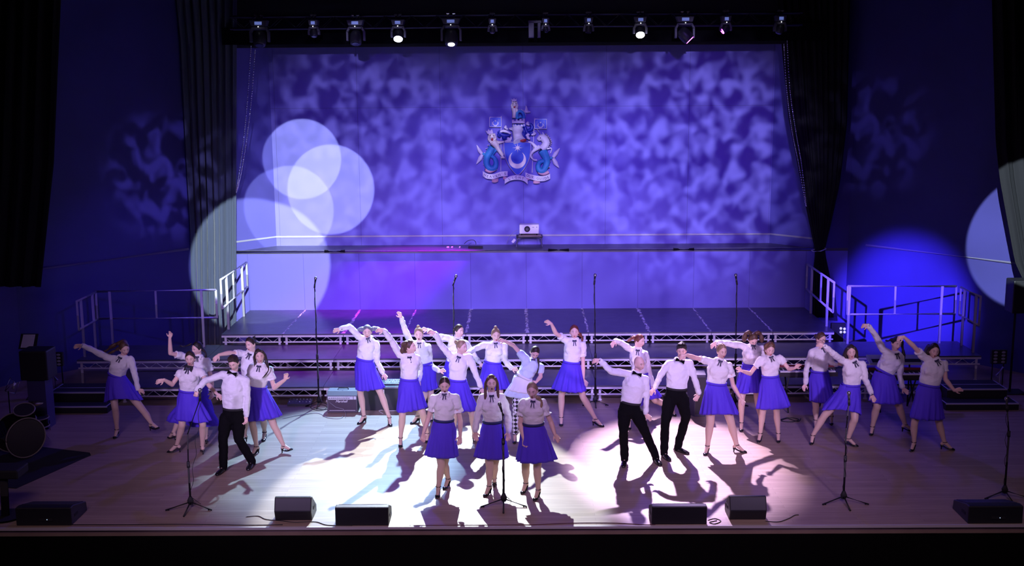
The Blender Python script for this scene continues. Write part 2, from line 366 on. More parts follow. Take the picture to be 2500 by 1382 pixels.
rail('long silvery guard rail on the left end of the middle tier', [P2(232, 712), P2(527, 708), P2(530, 776), P2(236, 778)], [.5], [post(267, 712, YR-.03, Z2), post(491, 709, YR-.03, Z2)], Z2)
rail('long silvery guard rail on the right end of the middle tier', [P2(2070, 699), P2(2335, 699), P2(2332, 766), P2(2068, 768)], [.44], [post(2075, 699, YR-.03, Z2), post(2301, 699, YR-.03, Z2)], Z2)
def sider(label, X, p, pp, zb):
    c = [atX(*q, X) for q in p]; ps = []
    for x, y in pp:
        a = atX(x, y, X); ps.append((a, V(X, a.y, zb)))
    rail(label, c, [.5] if len(pp) > 5 else [], ps, zb)
def side_rail(label, X, ya, yb, z0, z1, zb, mid=None):
    # slanted or level frame running in depth at X
    TL, TR, BR, BL = V(X, ya, z1[0]), V(X, yb, z1[1]), V(X, yb, z0[1]), V(X, ya, z0[0])
    ps = [(TL.lerp(TR, f), V(X, ya+(yb-ya)*f, zb)) for f in (.2, .8)]
    rail(label, [TL, TR, BR, BL], mid or [], ps, zb)
zt_, zb_ = P2(232, 712).z, P2(236, 778).z
side_rail('short guard rail panel at the far left corner of the middle tier', -8.48, 8.05, 7.08, (zb_, zb_), (zt_, zt_), Z2)
side_rail('short guard rail panel at the far right corner of the middle tier', 8.48, 8.05, 7.08, (zb_, zb_), (zt_, zt_), Z2)
for s, nm in ((-1, 'left'), (1, 'right')):
    X = s*(HX+.03)
    ta = atY(533 if s < 0 else 2049, 683 if s < 0 else 690, YD+.05).z; tb = atY(602 if s < 0 else 1971, 641 if s < 0 else 645, YD+2.2).z
    ba = atY(540 if s < 0 else 2047, 753 if s < 0 else 762, YD+.05).z; bb_ = atY(604 if s < 0 else 1971, 700 if s < 0 else 706, YD+2.2).z
    side_rail('guard rail panel on the %s edge of the top tier' % nm, X-s*.06, YD+.05, YD+2.2, (ba, bb_), (ta, tb), Z3, [.45])
# ------------------------------------------------------------------ curtains
def curtain(name, label, L, R, Y, folds, mt, amp=.05, rows=40, tie=None):
    def interp(P, y):
        for (x0, y0), (x1, y1) in zip(P, P[1:]):
            if y <= y1: return x0+(x1-x0)*max(0, (y-y0))/(y1-y0)
        return P[-1][0]
    y0 = L[0][1]; y1 = L[-1][1]; n = folds*10; rws = []
    for i in range(rows+1):
        y = y0+(y1-y0)*i/rows; a = atY(interp(L, y), y, Y); c = atY(interp(R, y), y, Y); row = []
        wd = (c-a).length
        for j in range(n+1):
            u = j/n; p = a.lerp(c, u); ph = 2*PI*folds*u
            am = amp*min(1, .35+wd/2)
            p = p+V(.3*am*math.sin(ph*2+1), am*(math.sin(ph+.6*math.sin(i*.07+u*9))+.35*math.sin(ph*2.3+1.7)), 0)
            row.append(p)
        rws.append(row)
    b = MB(); b.rings(rws, False, 0, False)
    return b.build(name, mt, None, True, solid=.012)
c1 = curtain('stage_curtain', '', [(415, -60), (432, 100), (448, 400), (458, 560), (462, 842)], [(577, -60), (576, 842)], 10.4, 8, M_CURT, .075)
tag(c1, 'grey-green pleated curtain hanging straight at the left of the recess', 'curtain')
c2 = curtain('stage_curtain', '', [(1893, -60), (1908, 110), (1925, 290), (1962, 480), (1988, 600), (1992, 612), (1986, 660), (1984, 775)], [(2075, -60), (2066, 300), (2048, 450), (2022, 570), (2012, 612), (2026, 680), (2034, 775)], 10.4, 10, M_CURTB)
tag(c2, 'dark curtain gathered by a tie at the right of the recess', 'curtain')
b = MB(); a, c = atY(1986, 614, 10.3), atY(2016, 607, 10.3); 
b.tube([a+V(0, -.02, 0), a.lerp(c, .5)+V(0, -.09, -.01), c+V(0, -.02, 0), c+V(.0, .16, 0), a.lerp(c, .5)+V(0, .22, 0), a+V(0, .16, 0), a+V(0, -.02, 0)], .012, 6)
tag(b.build('curtain_tie', M_WHITE, None, True), 'pale cord tied around the right gathered curtain', 'curtain tie')
c3 = curtain('stage_curtain', '', [(-160, -60), (-160, 700)], [(150, -60), (132, 400), (100, 700)], 6.6, 8, M_CURTB)
tag(c3, 'black wing curtain at the far left edge', 'curtain')
c4 = curtain('stage_curtain', '', [(2420, -60), (2432, 350), (2442, 440), (2478, 640), (2505, 700)], [(2680, -60), (2680, 700)], 6.6, 8, M_CURTB)
tag(c4, 'black wing curtain at the far right edge', 'curtain')
def beads(label, pts, Y):
    P = [atY(x, y, Y) for x, y in pts]; b = MB(); k = 0
    for a, c in zip(P, P[1:]):
        L = (c-a).length; n = max(2, int(L/.045))
        for i in range(n):
            p = a.lerp(c, i/n); d = (c-a).normalized(); e = V(.012, 0, 0) if k % 2 else V(0, .012, 0); k += 1
            b.ell(p, e, d.cross(e), d*.022, 6, 4)
    tag(b.build('chain', M_CHROME, None, True), label, 'chain')
def smooth_pts(P, n=10):
    out = []
    for i in range(len(P)-1):
        p0 = P[max(i-1, 0)]; p1 = P[i]; p2 = P[i+1]; p3 = P[min(i+2, len(P)-1)]
        for k in range(n):
            t = k/n
            out.append(tuple(.5*((2*p1[j])+(-p0[j]+p2[j])*t+(2*p0[j]-5*p1[j]+4*p2[j]-p3[j])*t*t+(-p0[j]+3*p1[j]-3*p2[j]+p3[j])*t**3) for j in range(len(p1))))
    out.append(tuple(P[-1])); return out
beads('left strand of the looped chain beside the left curtain', smooth_pts([(613, 112), (606, 220), (596, 330), (584, 420), (576, 470)]), 10.15)
beads('right strand of the looped chain beside the left curtain', smooth_pts([(623, 122), (614, 240), (602, 340), (588, 425), (577, 470)]), 10.15)
beads('left strand of the looped chain hanging by the right curtain', smooth_pts([(1914, 108), (1921, 220), (1934, 320), (1950, 400), (1968, 505)]), 10.15)
beads('right strand of the looped chain hanging by the right curtain', smooth_pts([(1922, 100), (1929, 220), (1943, 320), (1957, 400), (1969, 506)]), 10.15)
# ------------------------------------------------------------------ lighting bar and lamps
zbar = atY(1290, 50, YT).z
b = MB()
xa, xb = atY(560, 50, YT).x, atY(1960, 50, YT).x
for dy, dz in ((-.12, -.12), (.12, -.12), (-.12, .12), (.12, .12)): b.tube([V(xa, YT+dy+.15, zbar+dz), V(xb, YT+dy+.15, zbar+dz)], .025, 8)
n = 44
for i in range(n):
    x0 = xa+(xb-xa)*i/n; x1 = xa+(xb-xa)*(i+1)/n; q = 1 if i % 2 else -1
    b.tube([V(x0, YT+.03, zbar-.12*q), V(x1, YT+.03, zbar+.12*q)], .011, 5); b.tube([V(x0, YT+.27, zbar-.12*q), V(x1, YT+.27, zbar+.12*q)], .011, 5)
tag(b.build('lighting_truss', mat('black_truss', (.10, .10, .12), .5), None, True), 'long dark lighting truss hung across above the risers', 'truss')
M_HEAD = mat('lamp_housing', (.035, .035, .045), .4); M_HEAD2 = mat('lamp_yoke', (.09, .09, .12), .45)
M_DISP = mat('lamp_display', (.35, .4, .7), .4, emit=((.25, .35, 1), .35)); M_LED = mat('status_led', (1, 1, 1), .4, emit=((.9, .9, 1), 6))
def moving_head(px, py, w_, label, on=None, tilt=(0, -.45, -1), colr=None, disc=.62, vis=1):
    # px,py: base unit centre; w_: width in metres
    c = atY(px, py, YT-.1); t = thing('stage_light', label, 'stage light', c)
    b = MB(); h = .055
    b.prism([c+V(-w_*.5, -.11, h), c+V(w_*.5, -.11, h), c+V(w_*.4, -.11, -h), c+V(-w_*.4, -.11, -h)], (0, .24, 0)); b.build('base_unit', M_HEAD2, t, bevel=.008)
    b = MB(); b.box((c.x-w_*.2, c.y-.118, c.z-h*.6), (c.x+w_*.2, c.y-.108, c.z+h*.5)); b.build('display', M_DISP, t)
    b = MB(); b.sph(c+V(0, -.12, -h-.02), .009, 8); b.build('status_lamp', M_LED, t)
    for s in (-1, 1):
        b = MB(); b.tube([c+V(s*w_*.16, 0, h), c+V(s*w_*.16, 0, h+.09)], .014, 8); b.tube([c+V(s*w_*.16, -.04, h+.1), c+V(s*w_*.16, .06, h+.1)], .03, 8); b.build('clamp', M_CHROME if w_ > .3 else M_HEAD2, t, True)
    yk = w_*.5; L = w_*.85
    b = MB(); pts = [c+V(-yk, .0, -h-L), c+V(-yk, 0, -h-.12), c+V(-yk*.75, 0, -h-.04), c+V(yk*.75, 0, -h-.04), c+V(yk, 0, -h-.12), c+V(yk, 0, -h-L)]
    for p, q in zip(pts, pts[1:]):
        d = (q-p).normalized(); m_ = (p+q)/2; nn = V(0, 1, 0); b.obox(m_, d*((q-p).length/2+.012), nn*.055, d.cross(nn)*.022)
    b.build('yoke', M_HEAD2, t, bevel=.006)
    d = Vector(tilt).normalized(); pc = c+V(0, 0, -h-L*.8); r = w_*.36
    x, y = frame_from(d); prof = [(-1.1, .35), (-1.0, .7), (-.5, .95), (0, 1), (.6, 1), (1.05, .92), (1.15, .9)]
    b = MB(); b.rings([[pc+d*(r*a)+(x*math.cos(2*PI*j/20)+y*math.sin(2*PI*j/20))*(r*q) for j in range(20)] for a, q in prof]); hd = b.build('lamp_head', M_HEAD, t, True)
    b = MB(); e = pc+d*(r*1.16); b.tube([e, e+d*.012], r*disc, 20)
    if on: ml = mat('lens_'+on, (1, 1, 1), .2, emit=(colr, 14 if on != 'magenta' else 5))
    else: ml = mat('lens_off', (.02, .02, .04), .08)
    b.build('lens', ml, t)
    return t
moving_head(633, 57, .36, 'large moving stage light, switched off, leftmost on the truss beside the chain')
moving_head(766, 56, .20, 'small dark stage light, second from the left on the truss')
moving_head(868, 56, .34, 'large dark stage light hanging left of the lit blue lamp')
moving_head(972, 55, .27, 'glowing blue-white wash light hung left of the crest', 'blue', (0, -.8, -1), (.55, .6, 1), .92)
moving_head(1101, 52, .38, 'large spot light on bright clamps with a small white glowing lens', 'white', (.02, -.45, -1), (.95, .97, 1), .5)
moving_head(1202, 52, .16, 'small dark stage light just right of the large clamped spot light')
moving_head(1332, 51, .15, 'dark stage light with a slim blue-lit yoke, above and right of the crest', tilt=(.5, -.2, -1))
moving_head(1437, 49, .18, 'narrow dark stage light left of the round white lamp', tilt=(-.1, -.1, -1))
moving_head(1563, 48, .25, 'round glowing white wash light right of centre on the truss', 'pale', (0, -.9, -1), (1, .97, 1), .95)
moving_head(1672, 47, .36, 'large stage light with a wide base and a pink-edged tilted head', 'magenta', (.9, -.05, -.9), (.8, .1, 1), .8)
moving_head(1772, 46, .2, 'dark stage light whose thin lens edge glows pink, right end group', 'magenta', (-1, -.15, -.7), (.8, .1, 1), .9)
moving_head(1905, 45, .22, 'dark stage light, rightmost on the truss above the right chain', tilt=(-.4, -.2, -1))
# twin panels of a lamp beside the crest
t = thing('stage_light', 'pair of tall narrow blue-lit lamp panels just right of the small clamped lamp', 'stage light', atY(1305, 60, YT-.1))
for x0, x1 in ((1290, 1304), (1312, 1320)):
    a, c = atY(x0, 55, YT-.1), atY(x1, 92, YT-.1); b = MB(); b.box((a.x, YT-.16, c.z), (c.x, YT, a.z)); b.build('panel', M_HEAD2, t, bevel=.01)
a = atY(1290, 50, YT-.1); c = atY(1322, 56, YT-.1); b = MB(); b.box((a.x, YT-.12, c.z), (c.x, YT+.05, a.z)); b.build('bracket', M_HEAD, t)
# ================================================================== PEOPLE
M_SKIN = mat('skin', (.78, .52, .42), .5, var=((6, 6, 6), .05)); M_SKIN2 = mat('skin_deeper', (.55, .34, .26), .5)
M_TIGHT = mat('nude_tights', (.66, .47, .36), .45)
M_SHIRT = mat('white_blouse', (.84, .82, .80), .7, bump=((14, 14, 26), .55, .02))
M_SHIRT2 = mat('white_shirt', (.80, .80, .82), .65, bump=((9, 9, 13), .7, .03))
M_DRESS = mat('pale_blue_dress', (.62, .74, .84), .7, bump=((14, 14, 20), .5, .02))
M_SKIRT = mat('blue_skirt', (.085, .036, .62), .75, bump=((26, 26, 3), .5, .02))
M_TROU = mat('black_trousers', (.004, .004, .005), .9, spec=.1, bump=((12, 12, 12), .4, .02))
M_SHOE = mat('black_patent', (.012, .012, .014), .18)
M_RIB = mat('navy_ribbon', (.02, .02, .06), .6)
M_BAND = mat('navy_band', (.02, .025, .12), .6)
M_EYE = mat('eye_white', (.85, .85, .85), .3); M_IRIS = mat('iris', (.03, .02, .015), .2)
M_LIP = mat('lipstick', (.42, .05, .07), .4); M_LIPM = mat('lip', (.5, .26, .22), .5)
HAIRC = {'black': (.012, .009, .008), 'dark': (.03, .018, .012), 'brown': (.09, .045, .025), 'auburn': (.14, .035, .02), 'light': (.30, .20, .11), 'grey': (.16, .17, .22), 'curly': (.16, .08, .04)}
def hair_mat(k): return mat('hair_'+k, HAIRC[k], .5, bump=((70, 70, 22), .6, .01), var=((30, 30, 6), .3))
def checker():
    m = mat('checked_tights', (.8, .8, .8), .6); nt = m.node_tree; c = nt.nodes.new('ShaderNodeTexChecker'); mp = nt.nodes.new('ShaderNodeMapping'); tc = nt.nodes.new('ShaderNodeTexCoord')
    c.inputs['Scale'].default_value = 22; c.inputs['Color1'].default_value = (.8, .8, .8, 1); c.inputs['Color2'].default_value = (.01, .01, .01, 1)
    mp.inputs['Rotation'].default_value = (.3, PI/4, .2)
    nt.links.new(tc.outputs['Object'], mp.inputs[0]); nt.links.new(mp.outputs[0], c.inputs[0]); nt.links.new(c.outputs[0], nt.nodes['Principled BSDF'].inputs['Base Color']); return m
def gs(a, m, s): return math.exp(-((a-m)/s)**2)
def headpt(x, f, z, k=1.):
    a, bb, c = .073*k, .092*k, .116*k
    j = max(0, -z-.15); wx = 1-.42*j; fx = 1-.10*j
    px, pf, pz = a*x*wx, bb*f*fx, c*z
    if f > 0:
        n = gs(x, 0, .17)*(gs(z, -.18, .14)*.019+gs(z, .02, .2)*.007)*f
        s = -.011*(gs(x, .40, .2)+gs(x, -.40, .2))*gs(z, .07, .12)
        br = .004*gs(z, .3, .12)*gs(x, 0, .6); lp = .006*gs(z, -.47, .1)*gs(x, 0, .3)-.004*gs(z, -.62, .07)*gs(x, 0, .3); ch = .010*gs(z, -.82, .16)*gs(x, 0, .35)
        ck = .004*(gs(x, .55, .2)+gs(x, -.55, .2))*gs(z, -.15, .2)
        pf += n+s+br+lp+ch+ck
    return px, pf, pz
def make_person(label, org, sc, D, group=None):
    g = D.get
    def T(p): return (org[0]+p[0]/sc, org[1]+p[1]/sc)
    male = g('male', False); sk = g('skin', M_SKIN)
    aH = .085 if male else .12                        # ankle height
    # feet
    feet = []
    for key in ('ll', 'rl'):
        kn, an, to = g(key); a = T(an); tp = T(to)
        Yf = g('Y' if key+'Y' not in D else key+'Y')
        if Yf is None: A = atZ(*a, aH); A.z = aH; tw = atZ(*tp, .02); lift = 0
        else:
            A = atY(*a, Yf); A.z = max(A.z, aH) if g(key+'up') else aH
            tw = atZ(*tp, .02) if not g(key+'up') else atY(*tp, Yf-.08)
        h = tw-A; h.z = 0
        if h.length < .03: h = V(0, -1, 0)
        h.normalize()
        if g(key+'dir'): h = Vector(g(key+'dir')).normalized()
        feet.append((A, h, g(key+'up')))
    Yb = g('Yb', (feet[0][0].y+feet[1][0].y)/2) if g('Y') is None else g('Y')
    k = g('k', 1.)
    W = atY(*T(g('wa')), Yb); N = atY(*T(g('nk')), Yb+g('lean', 0)); H = atY(*T(g('hd')), Yb+g('lean', 0)-.02)
    def sh(p, sgn):
        P = atY(*T(p), Yb+g('lean', 0)); d = abs(P.x-N.x); full = .165*k
        tw = g('twist', 0); P.y += sgn*tw; return P
    SL, SR = sh(g('sl'), -1), sh(g('sr'), 1)
    # pelvis
    sp = (N-W).normalized(); kn_mid = (atY(*T(g('ll')[0]), Yb)+atY(*T(g('rl')[0]), Yb))/2
    dn = (kn_mid-W).normalized(); PC = W+(dn*.6-sp*.4).normalized()*.17*k
    hx = (SR-SL); hx.z *= .3; hx.normalize(); back = g('back', False)
    Fd = hx.cross(V(0, 0, 1)).normalized()            # body forward
    if back: Fd = -Fd
    HL, HR = PC-hx*.088*k, PC+hx*.088*k
    def knee(Hp, px, A):
        L = .43*k; best = None
        Ym = (Hp.y+A.y)/2; P = atY(*T(px), Ym); d = (P-Hp); l2 = d.x*d.x+d.z*d.z
        off = min(.16, math.sqrt(max(0, L*L-l2)))
        P = atY(*T(px), Ym-off*.6); return P
    KL, KR = knee(HL, g('ll')[0], feet[0][0]), knee(HR, g('rl')[0], feet[1][0])
    if g('swap'): pass
    def arm(Sp, pts, sgn):
        out = [Sp]; cur = Sp
        for p, L, s in zip(pts, (.28*k, .25*k, .17*k), sgn):
            P = atY(*T(p), cur.y); l = (P-cur).length; off = math.sqrt(max(0, L*L-l*l))*s if l < L else 0
            P = atY(*T(p), cur.y+max(-.2, min(.2, off))); out.append(P); cur = P
        return out
    AL = arm(SL, g('la'), g('las', (-.7, -.7, -.2))); AR = arm(SR, g('ra'), g('ras', (-.5, -.5, -.2)))
    root = thing('person', label, 'person', (Yb and (W.x) or W.x, Yb, 0), group)
    # ---- head frame
    yw, pt, rl = [math.radians(a) for a in g('hv', (0, 0, 0))]
    HM = Matrix.Rotation(-rl, 3, 'Y') @ Matrix.Rotation(yw, 3, 'Z') @ Matrix.Rotation(pt, 3, 'X')
    def hp(x, f, z): return H+HM @ V(x, -f, z)
    hk = g('hk', .95)*k**.5
    # ---- body
    B = MB(); R = []
    nu, nv = 44, 36
    for i in range(nv+1):
        z = math.cos(PI*max(.001, min(.999, i/nv))); s = math.sqrt(1-z*z)
        R.append([hp(*headpt(s*math.cos(2*PI*j/nu), s*math.sin(2*PI*j/nu), z, hk)) for j in range(nu)])
    B.rings(R)
    for s in (-1, 1): B.ell(hp(s*.074*hk, -.008, -.005), HM@V(.009, 0, 0), HM@V(0, -.019, 0), HM@V(0, .006, .031), 10, 8)
    B.chain([N-(N-H).normalized()*-.0+V(0, .01, -.04), hp(0, -.02, -.06*hk)], [.047*k, .048*k])
    ch = W.lerp(N, .62)
    B.ell(ch, hx*.125*k, Fd*.09*k, sp*.13*k); B.ell(W.lerp(N, .15), hx*.115*k, Fd*.085*k, sp*.16*k); B.ell(PC+V(0, 0, .03), hx*.12*k, Fd*.085*k, V(0, 0, .10*k))
    B.cap(SL, N+V(0, 0, -.05), .040*k, .045*k); B.cap(SR, N+V(0, 0, -.05), .040*k, .045*k)
    lk = g('lk', 1.); legs = []
    for Hp, K_, (A, h, up) in ((HL, KL, feet[0]), (HR, KR, feet[1])):
        r = lk*k*(1. if male else .78)
        B.chain([Hp, Hp.lerp(K_, .5), K_], [.074*r, .066*r, .052*r])
        c1_ = K_.lerp(A, .3); cb = c1_+V(0, .018, 0); B.chain([K_, cb, K_.lerp(A, .72), A], [.05*r, .055*r, .036*r, .031*r])
        ball = A+h*.10; ball.z = A.z-aH+.03
        if up: ball = A+h*.11+V(0, 0, -.045)
        B.cap(A, A-h*.03+V(0, 0, -.03), .027, .023); B.cap(A, ball, .026, .018)
        if not male and not g('dress'): legs.append((Hp, K_, A, ball, cb, h))
    def hand(Wr, Tp, side, curl, elb):
        d = (Tp-Wr)
        if d.length < .02: d = (Wr-elb)
        d.normalize(); arm_d = (Wr-elb).normalized()
        nrm = V(0, -1, 0)*g('palm', 1)-d*d.dot(V(0, -1, 0)*g('palm', 1))
        if nrm.length < .2: nrm = V(0, 0, 1)-d*d.z
        nrm.normalize(); ac = d.cross(nrm).normalized()*side; q = k*.9
        pm = Wr+d*.05*q
        B.ell(pm, d*.052*q, ac*.036*q, nrm*.015*q, 12, 10); B.cap(Wr, Wr+d*.03, .024*q, .022*q)
        for i, (o_, L) in enumerate(((-.030, .060), (-.0105, .071), (.0105, .067), (.030, .052))):
            p = Wr+d*(.088-.006*abs(i-1))*q+ac*o_*q; dd = (d+ac*o_*3.2).normalized(); pts = [Wr+d*.055*q+ac*o_*.8*q, p]; a_ = 0
            for s_ in range(3):
                a_ += curl*(1+.25*i); v = (dd*math.cos(a_)-nrm*math.sin(a_)*-1).normalized() if True else dd
                p = p+v*(L*q*(.45, .31, .24)[s_]); pts.append(p)
            B.chain(pts, [.0112*q, .0106*q, .0098*q, .0092*q, .008*q], 8)
        t0 = Wr+d*.025*q-ac*.026*q; t1 = t0+(d*.6-ac*.75+nrm*.25).normalized()*.038*q; t2 = t1+(d*.9-ac*.35+nrm*.25).normalized()*.032*q
        B.chain([t0, t1, t2], [.014*q, .011*q, .0085*q], 8)
    for A_, side, cu in ((AL, 1, g('lcurl', .28)), (AR, -1, g('rcurl', .28))):
        B.chain([A_[0], A_[0].lerp(A_[1], .4), A_[1]], [.036*k, .037*k, .034*k]); B.chain([A_[1], A_[1].lerp(A_[2], .3), A_[2]], [.037*k, .037*k, .024*k])
        hand(A_[2], A_[3], side, cu, A_[1])
    B.build('body', sk, root, True, voxel=.0062, sm=1)
    for Hp, K_, A, ball, cb, h in legs:
        r = lk*k; E_ = MB(); bk_ = V(0, .014, 0)
        P_ = [(Hp.lerp(K_, .42), .071*r), (Hp.lerp(K_, .75), .061*r), (K_, .0545*r), (K_.lerp(A, .14)+bk_*.5, .053*r), (K_.lerp(A, .32)+bk_, .0545*r), (K_.lerp(A, .55)+bk_*.5, .046*r), (K_.lerp(A, .8), .035*r), (A, .033*r)]
        Q_ = smooth_pts([(*p, q) for p, q in P_], 4); E_.tube([p[:3] for p in Q_], [p[3] for p in Q_], 16)
        E_.cap(A, A-h*.03+V(0, 0, -.03), .0325, .0275); E_.cap(A, ball, .032, .023); E_.build('tights', g('tights', M_TIGHT), root, True)
    # ---- face
    ez = .07
    for s in (-1, 1):
        x, f, z = headpt(s*.40, math.sqrt(1-.16-ez*ez), ez, hk); e = hp(x, f-.001, z); E_ = MB()
        E_.ell(e, HM@V(.0125, 0, 0), HM@V(0, -.006, 0), HM@V(0, 0, .0040), 12, 8); E_.ell(hp(x+.001, f+.0035, z-.001), HM@V(.0062, 0, 0), HM@V(0, -.0035, 0), HM@V(0, 0, .0050), 10, 6, 1)
        E_.build('eye', [M_EYE, M_IRIS], root, True)
        E_ = MB(); q = [hp(*[a+b_ for a, b_ in zip(headpt(s*xx, math.sqrt(1-xx*xx-zz*zz), zz, hk), (0, .002, 0))]) for xx, zz in ((.2, .28), (.38, .31), (.58, .24))]
        E_.tube(q, [.0022, .0032, .0018], 6); E_.build('eyebrow', hair_mat('dark' if g('hair')[0] in ('black', 'dark', 'brown') else 'brown'), root, True)
    op = g('mouth', .3); x, f, z = headpt(0, .88, -.47, hk); E_ = MB()
    E_.ell(hp(0, f-.002, z+.003+op*.005), HM@V(.0165, 0, 0), HM@V(0, -.005, 0), HM@V(0, 0, .0035+op*.002), 14, 8); E_.ell(hp(0, f-.003, z-.003-op*.007), HM@V(.014, 0, 0), HM@V(0, -.005, 0), HM@V(0, 0, .0042+op*.003), 14, 8)
    if op > .4: E_.ell(hp(0, f-.001, z-.002-op*.003), HM@V(.010, 0, 0), HM@V(0, -.006, 0), HM@V(0, 0, .002+op*.006), 12, 8, 1)
    E_.build('lips', [M_LIPM if male else M_LIP, M_IRIS], root, True)
    # ---- hair
    hc, style = g('hair'); Mh = hair_mat(hc); Hh = MB()
    if style != 'bald':
        back_ = .0105; R = []
        fr = .80
        for i in range(22):
            t = PI*i/21; z = math.cos(max(.03, min(PI-.03, t))); s = math.sqrt(1-z*z); rr = []
            for j in range(32):
                x, f = s*math.cos(2*PI*j/32), s*math.sin(2*PI*j/32); zz = z
                if f > 0 and z < .42: f *= max(.25, 1-1.5*(.42-z)*(1-.85*abs(x)))
                if z < -.1: ww = 1-.35*(-z-.1)
                else: ww = 1
                low = 1.0
                if z < -.35: zz = -.35+(z+.35)*.35
                fz = f
                rr.append(hp(.0815*hk*x*ww, (.092*fz*hk*ww)-back_*hk, (.118*zz+.0135)*hk-.030*hk*max(0, -fz)*0))
            R.append(rr)
        Hh.rings(R)
        if style == 'bun': Hh.sph(hp(0, -.035, .132*hk), .032, 10)
        if style == 'lowbun': Hh.sph(hp(0, -.115, .01), .036, 10)
        if style == 'backbun': Hh.sph(hp(0, -.11, .06), .037, 10); Hh.chain([hp(0, -.12, .08), hp(.02, -.15, .1)], [.012, .004])
        if style == 'pony': Hh.sph(hp(0, -.105, .05), .026, 10)
        if style == 'bob':
            for s in (-1, 1):
                for a in range(4): Hh.chain([hp(s*.06, -.03-.02*a, .04), hp(s*.083, -.02-.025*a, -.03), hp(s*.08, -.015-.025*a, -.12)], [.03, .030, .018], 8)
            Hh.chain([hp(0, -.08, .0), hp(0, -.09, -.11)], [.06, .045], 8)
        if style == 'wave':
            for s in (-1, 1):
                Hh.chain([hp(s*.055, .03, .075), hp(s*.084, .0, .0), hp(s*.088, -.005, -.09), hp(s*.095, .0, -.17)], [.022, .026, .028, .014], 8)
                Hh.chain([hp(s*.05, -.05, .03), hp(s*.085, -.05, -.06), hp(s*.09, -.04, -.18)], [.035, .035, .02], 8)
            Hh.chain([hp(0, -.08, .0), hp(0, -.09, -.15)], [.06, .045], 8)
        if style == 'long':
            for s in (-1, 1):
                Hh.chain([hp(s*.052, .035, .08), hp(s*.081, .005, .0), hp(s*.084, .0, -.08), hp(s*.088, .035, -.18), hp(s*.083, .06, -.32)], [.02, .022, .024, .022, .008], 8)
            Hh.chain([hp(0, -.07, .0), hp(0, -.10, -.2)], [.07, .04], 8)
        if style == 'short':
            for i in range(40):
                z = .3+.7*(i+.5)/40; r_ = math.sqrt(1-z*z); a = i*2.4; x, f = r_*math.cos(a), r_*math.sin(a)
                if f > .3 and z < .55: continue
                Hh.sph(hp(.067*x, .080*f-.012, .103*z+.012), .019+.005*((i*.61) % 1), 8)
            for x in (-.04, -.015, .012, .038): Hh.cap(hp(x, .02, .108), hp(x*1.1+.008, .066, .095), .018, .011, 8)
        if style == 'curl':
            for i in range(90):
                z = -.85+1.85*(i+.5)/90; r_ = math.sqrt(1-z*z); a = i*2.4; x, f = r_*math.cos(a), r_*math.sin(a)
                if f > -.1 and z < .5: continue
                if f > .35 and z < .75: continue
                Hh.sph(hp(.080*x, .088*f-.012, .108*z+.010), .016+.009*((i*.61) % 1), 8)
        for lock in g('locks', ()):
            pts, r0, r1, dy = lock; Pw = [atY(*T(p), H.y+dy) for p in pts]; Pw = [Vector(p) for p in smooth_pts([tuple(p) for p in Pw], 4)]
            n = len(Pw); rs = [max(r1, (r0+(r1-r0)*i/(n-1)))*(.8+.25*math.sin(i*1.3)) for i in range(n)]
            for q in range(5):
                ox = V(math.cos(q*1.26), math.sin(q*1.26)*.8, .4*math.sin(q*2)); Hh.chain([p+ox*rs[i]*.55 for i, p in enumerate(Pw)], [r*.62 for r in rs], 7)
        Hh.build('hair', Mh, root, True, voxel=.0085, sm=2)
        if g('parting'):
            E_ = MB(); q = [hp(.002, f*hk, z*hk) for f, z in ((.074, .084), (.055, .108), (.025, .124), (-.02, .128))]
            E_.tube(q, .003, 6); E_.build('parting', sk, root, True)
    # ---- blouse / shirt
    C = MB(); Ms = g('shirt', M_SHIRT2 if male else M_SHIRT); q = g('bk', 1.)*k
    def ringe(c, a, b_, up, n=28, fx=0):
        xx = (hx-up*hx.dot(up)).normalized(); ff = up.cross(xx); ff = ff if ff.dot(Fd) > 0 else -ff
        return [c+ff*fx+xx*(a*math.cos(2*PI*j/n))+ff*(b_*math.sin(2*PI*j/n)) for j in range(n)]
    ss = (SR-SL).length*.5
    wb = W-sp*.03*k
    prof = [(wb, .118 if not male else .145, .098), (wb+sp*.02, .128 if not male else .152, .108), (W.lerp(N, .12), .137 if not male else .158, .112), (W.lerp(N, .35), .142 if not male else .165, .118), (W.lerp(N, .6), .155 if not male else .178, .125), (W.lerp(N, .8), .145, .105), (W.lerp(N, .91), .085, .07)]
    C.rings([ringe(c, a*q, bq*q, sp) for c, a, bq in prof])
    C.cap(SL, N+V(0, 0, -.045), .054*k, .064*k); C.cap(SR, N+V(0, 0, -.045), .054*k, .064*k)
    C.ell(W.lerp(N, .66), hx*.15*q, Fd*.115*q, sp*.16*k)
    if not male:
        for s in (-1, 1): C.ell(W.lerp(N, .56)+hx*s*.072*q+Fd*.075*q, hx*.064*q, Fd*.052*q, sp*.07*q)
    for A_ in (AL, AR):
        if g('sleeve', 'long') == 'long' or male:
            C.chain([A_[0], A_[0].lerp(A_[1], .35), A_[1]], [.058*k, .058*k, .048*k]); C.chain([A_[1], A_[1].lerp(A_[2], .5), A_[1].lerp(A_[2], .86), A_[1].lerp(A_[2], .97)], [.048*k, .046*k, .044*k, .031*k])
        elif g('sleeve') == 'puff':
            C.chain([A_[0], A_[0].lerp(A_[1], .35)], [.08*k, .07*k])
        else:
            f = g('slen', .55); C.cap(A_[0], A_[0].lerp(A_[1], f*.5), .062*k, .062*k); a_, c_ = A_[0].lerp(A_[1], f*.4), A_[0].lerp(A_[1], f); C.tube([a_, c_], [.064*k, .073*k], 16)
    # wrinkle the cloth
    tx = C.build('shirt' if male else ('dress_top' if g('dress') else 'blouse'), Ms, root, True, voxel=.0115, sm=3)
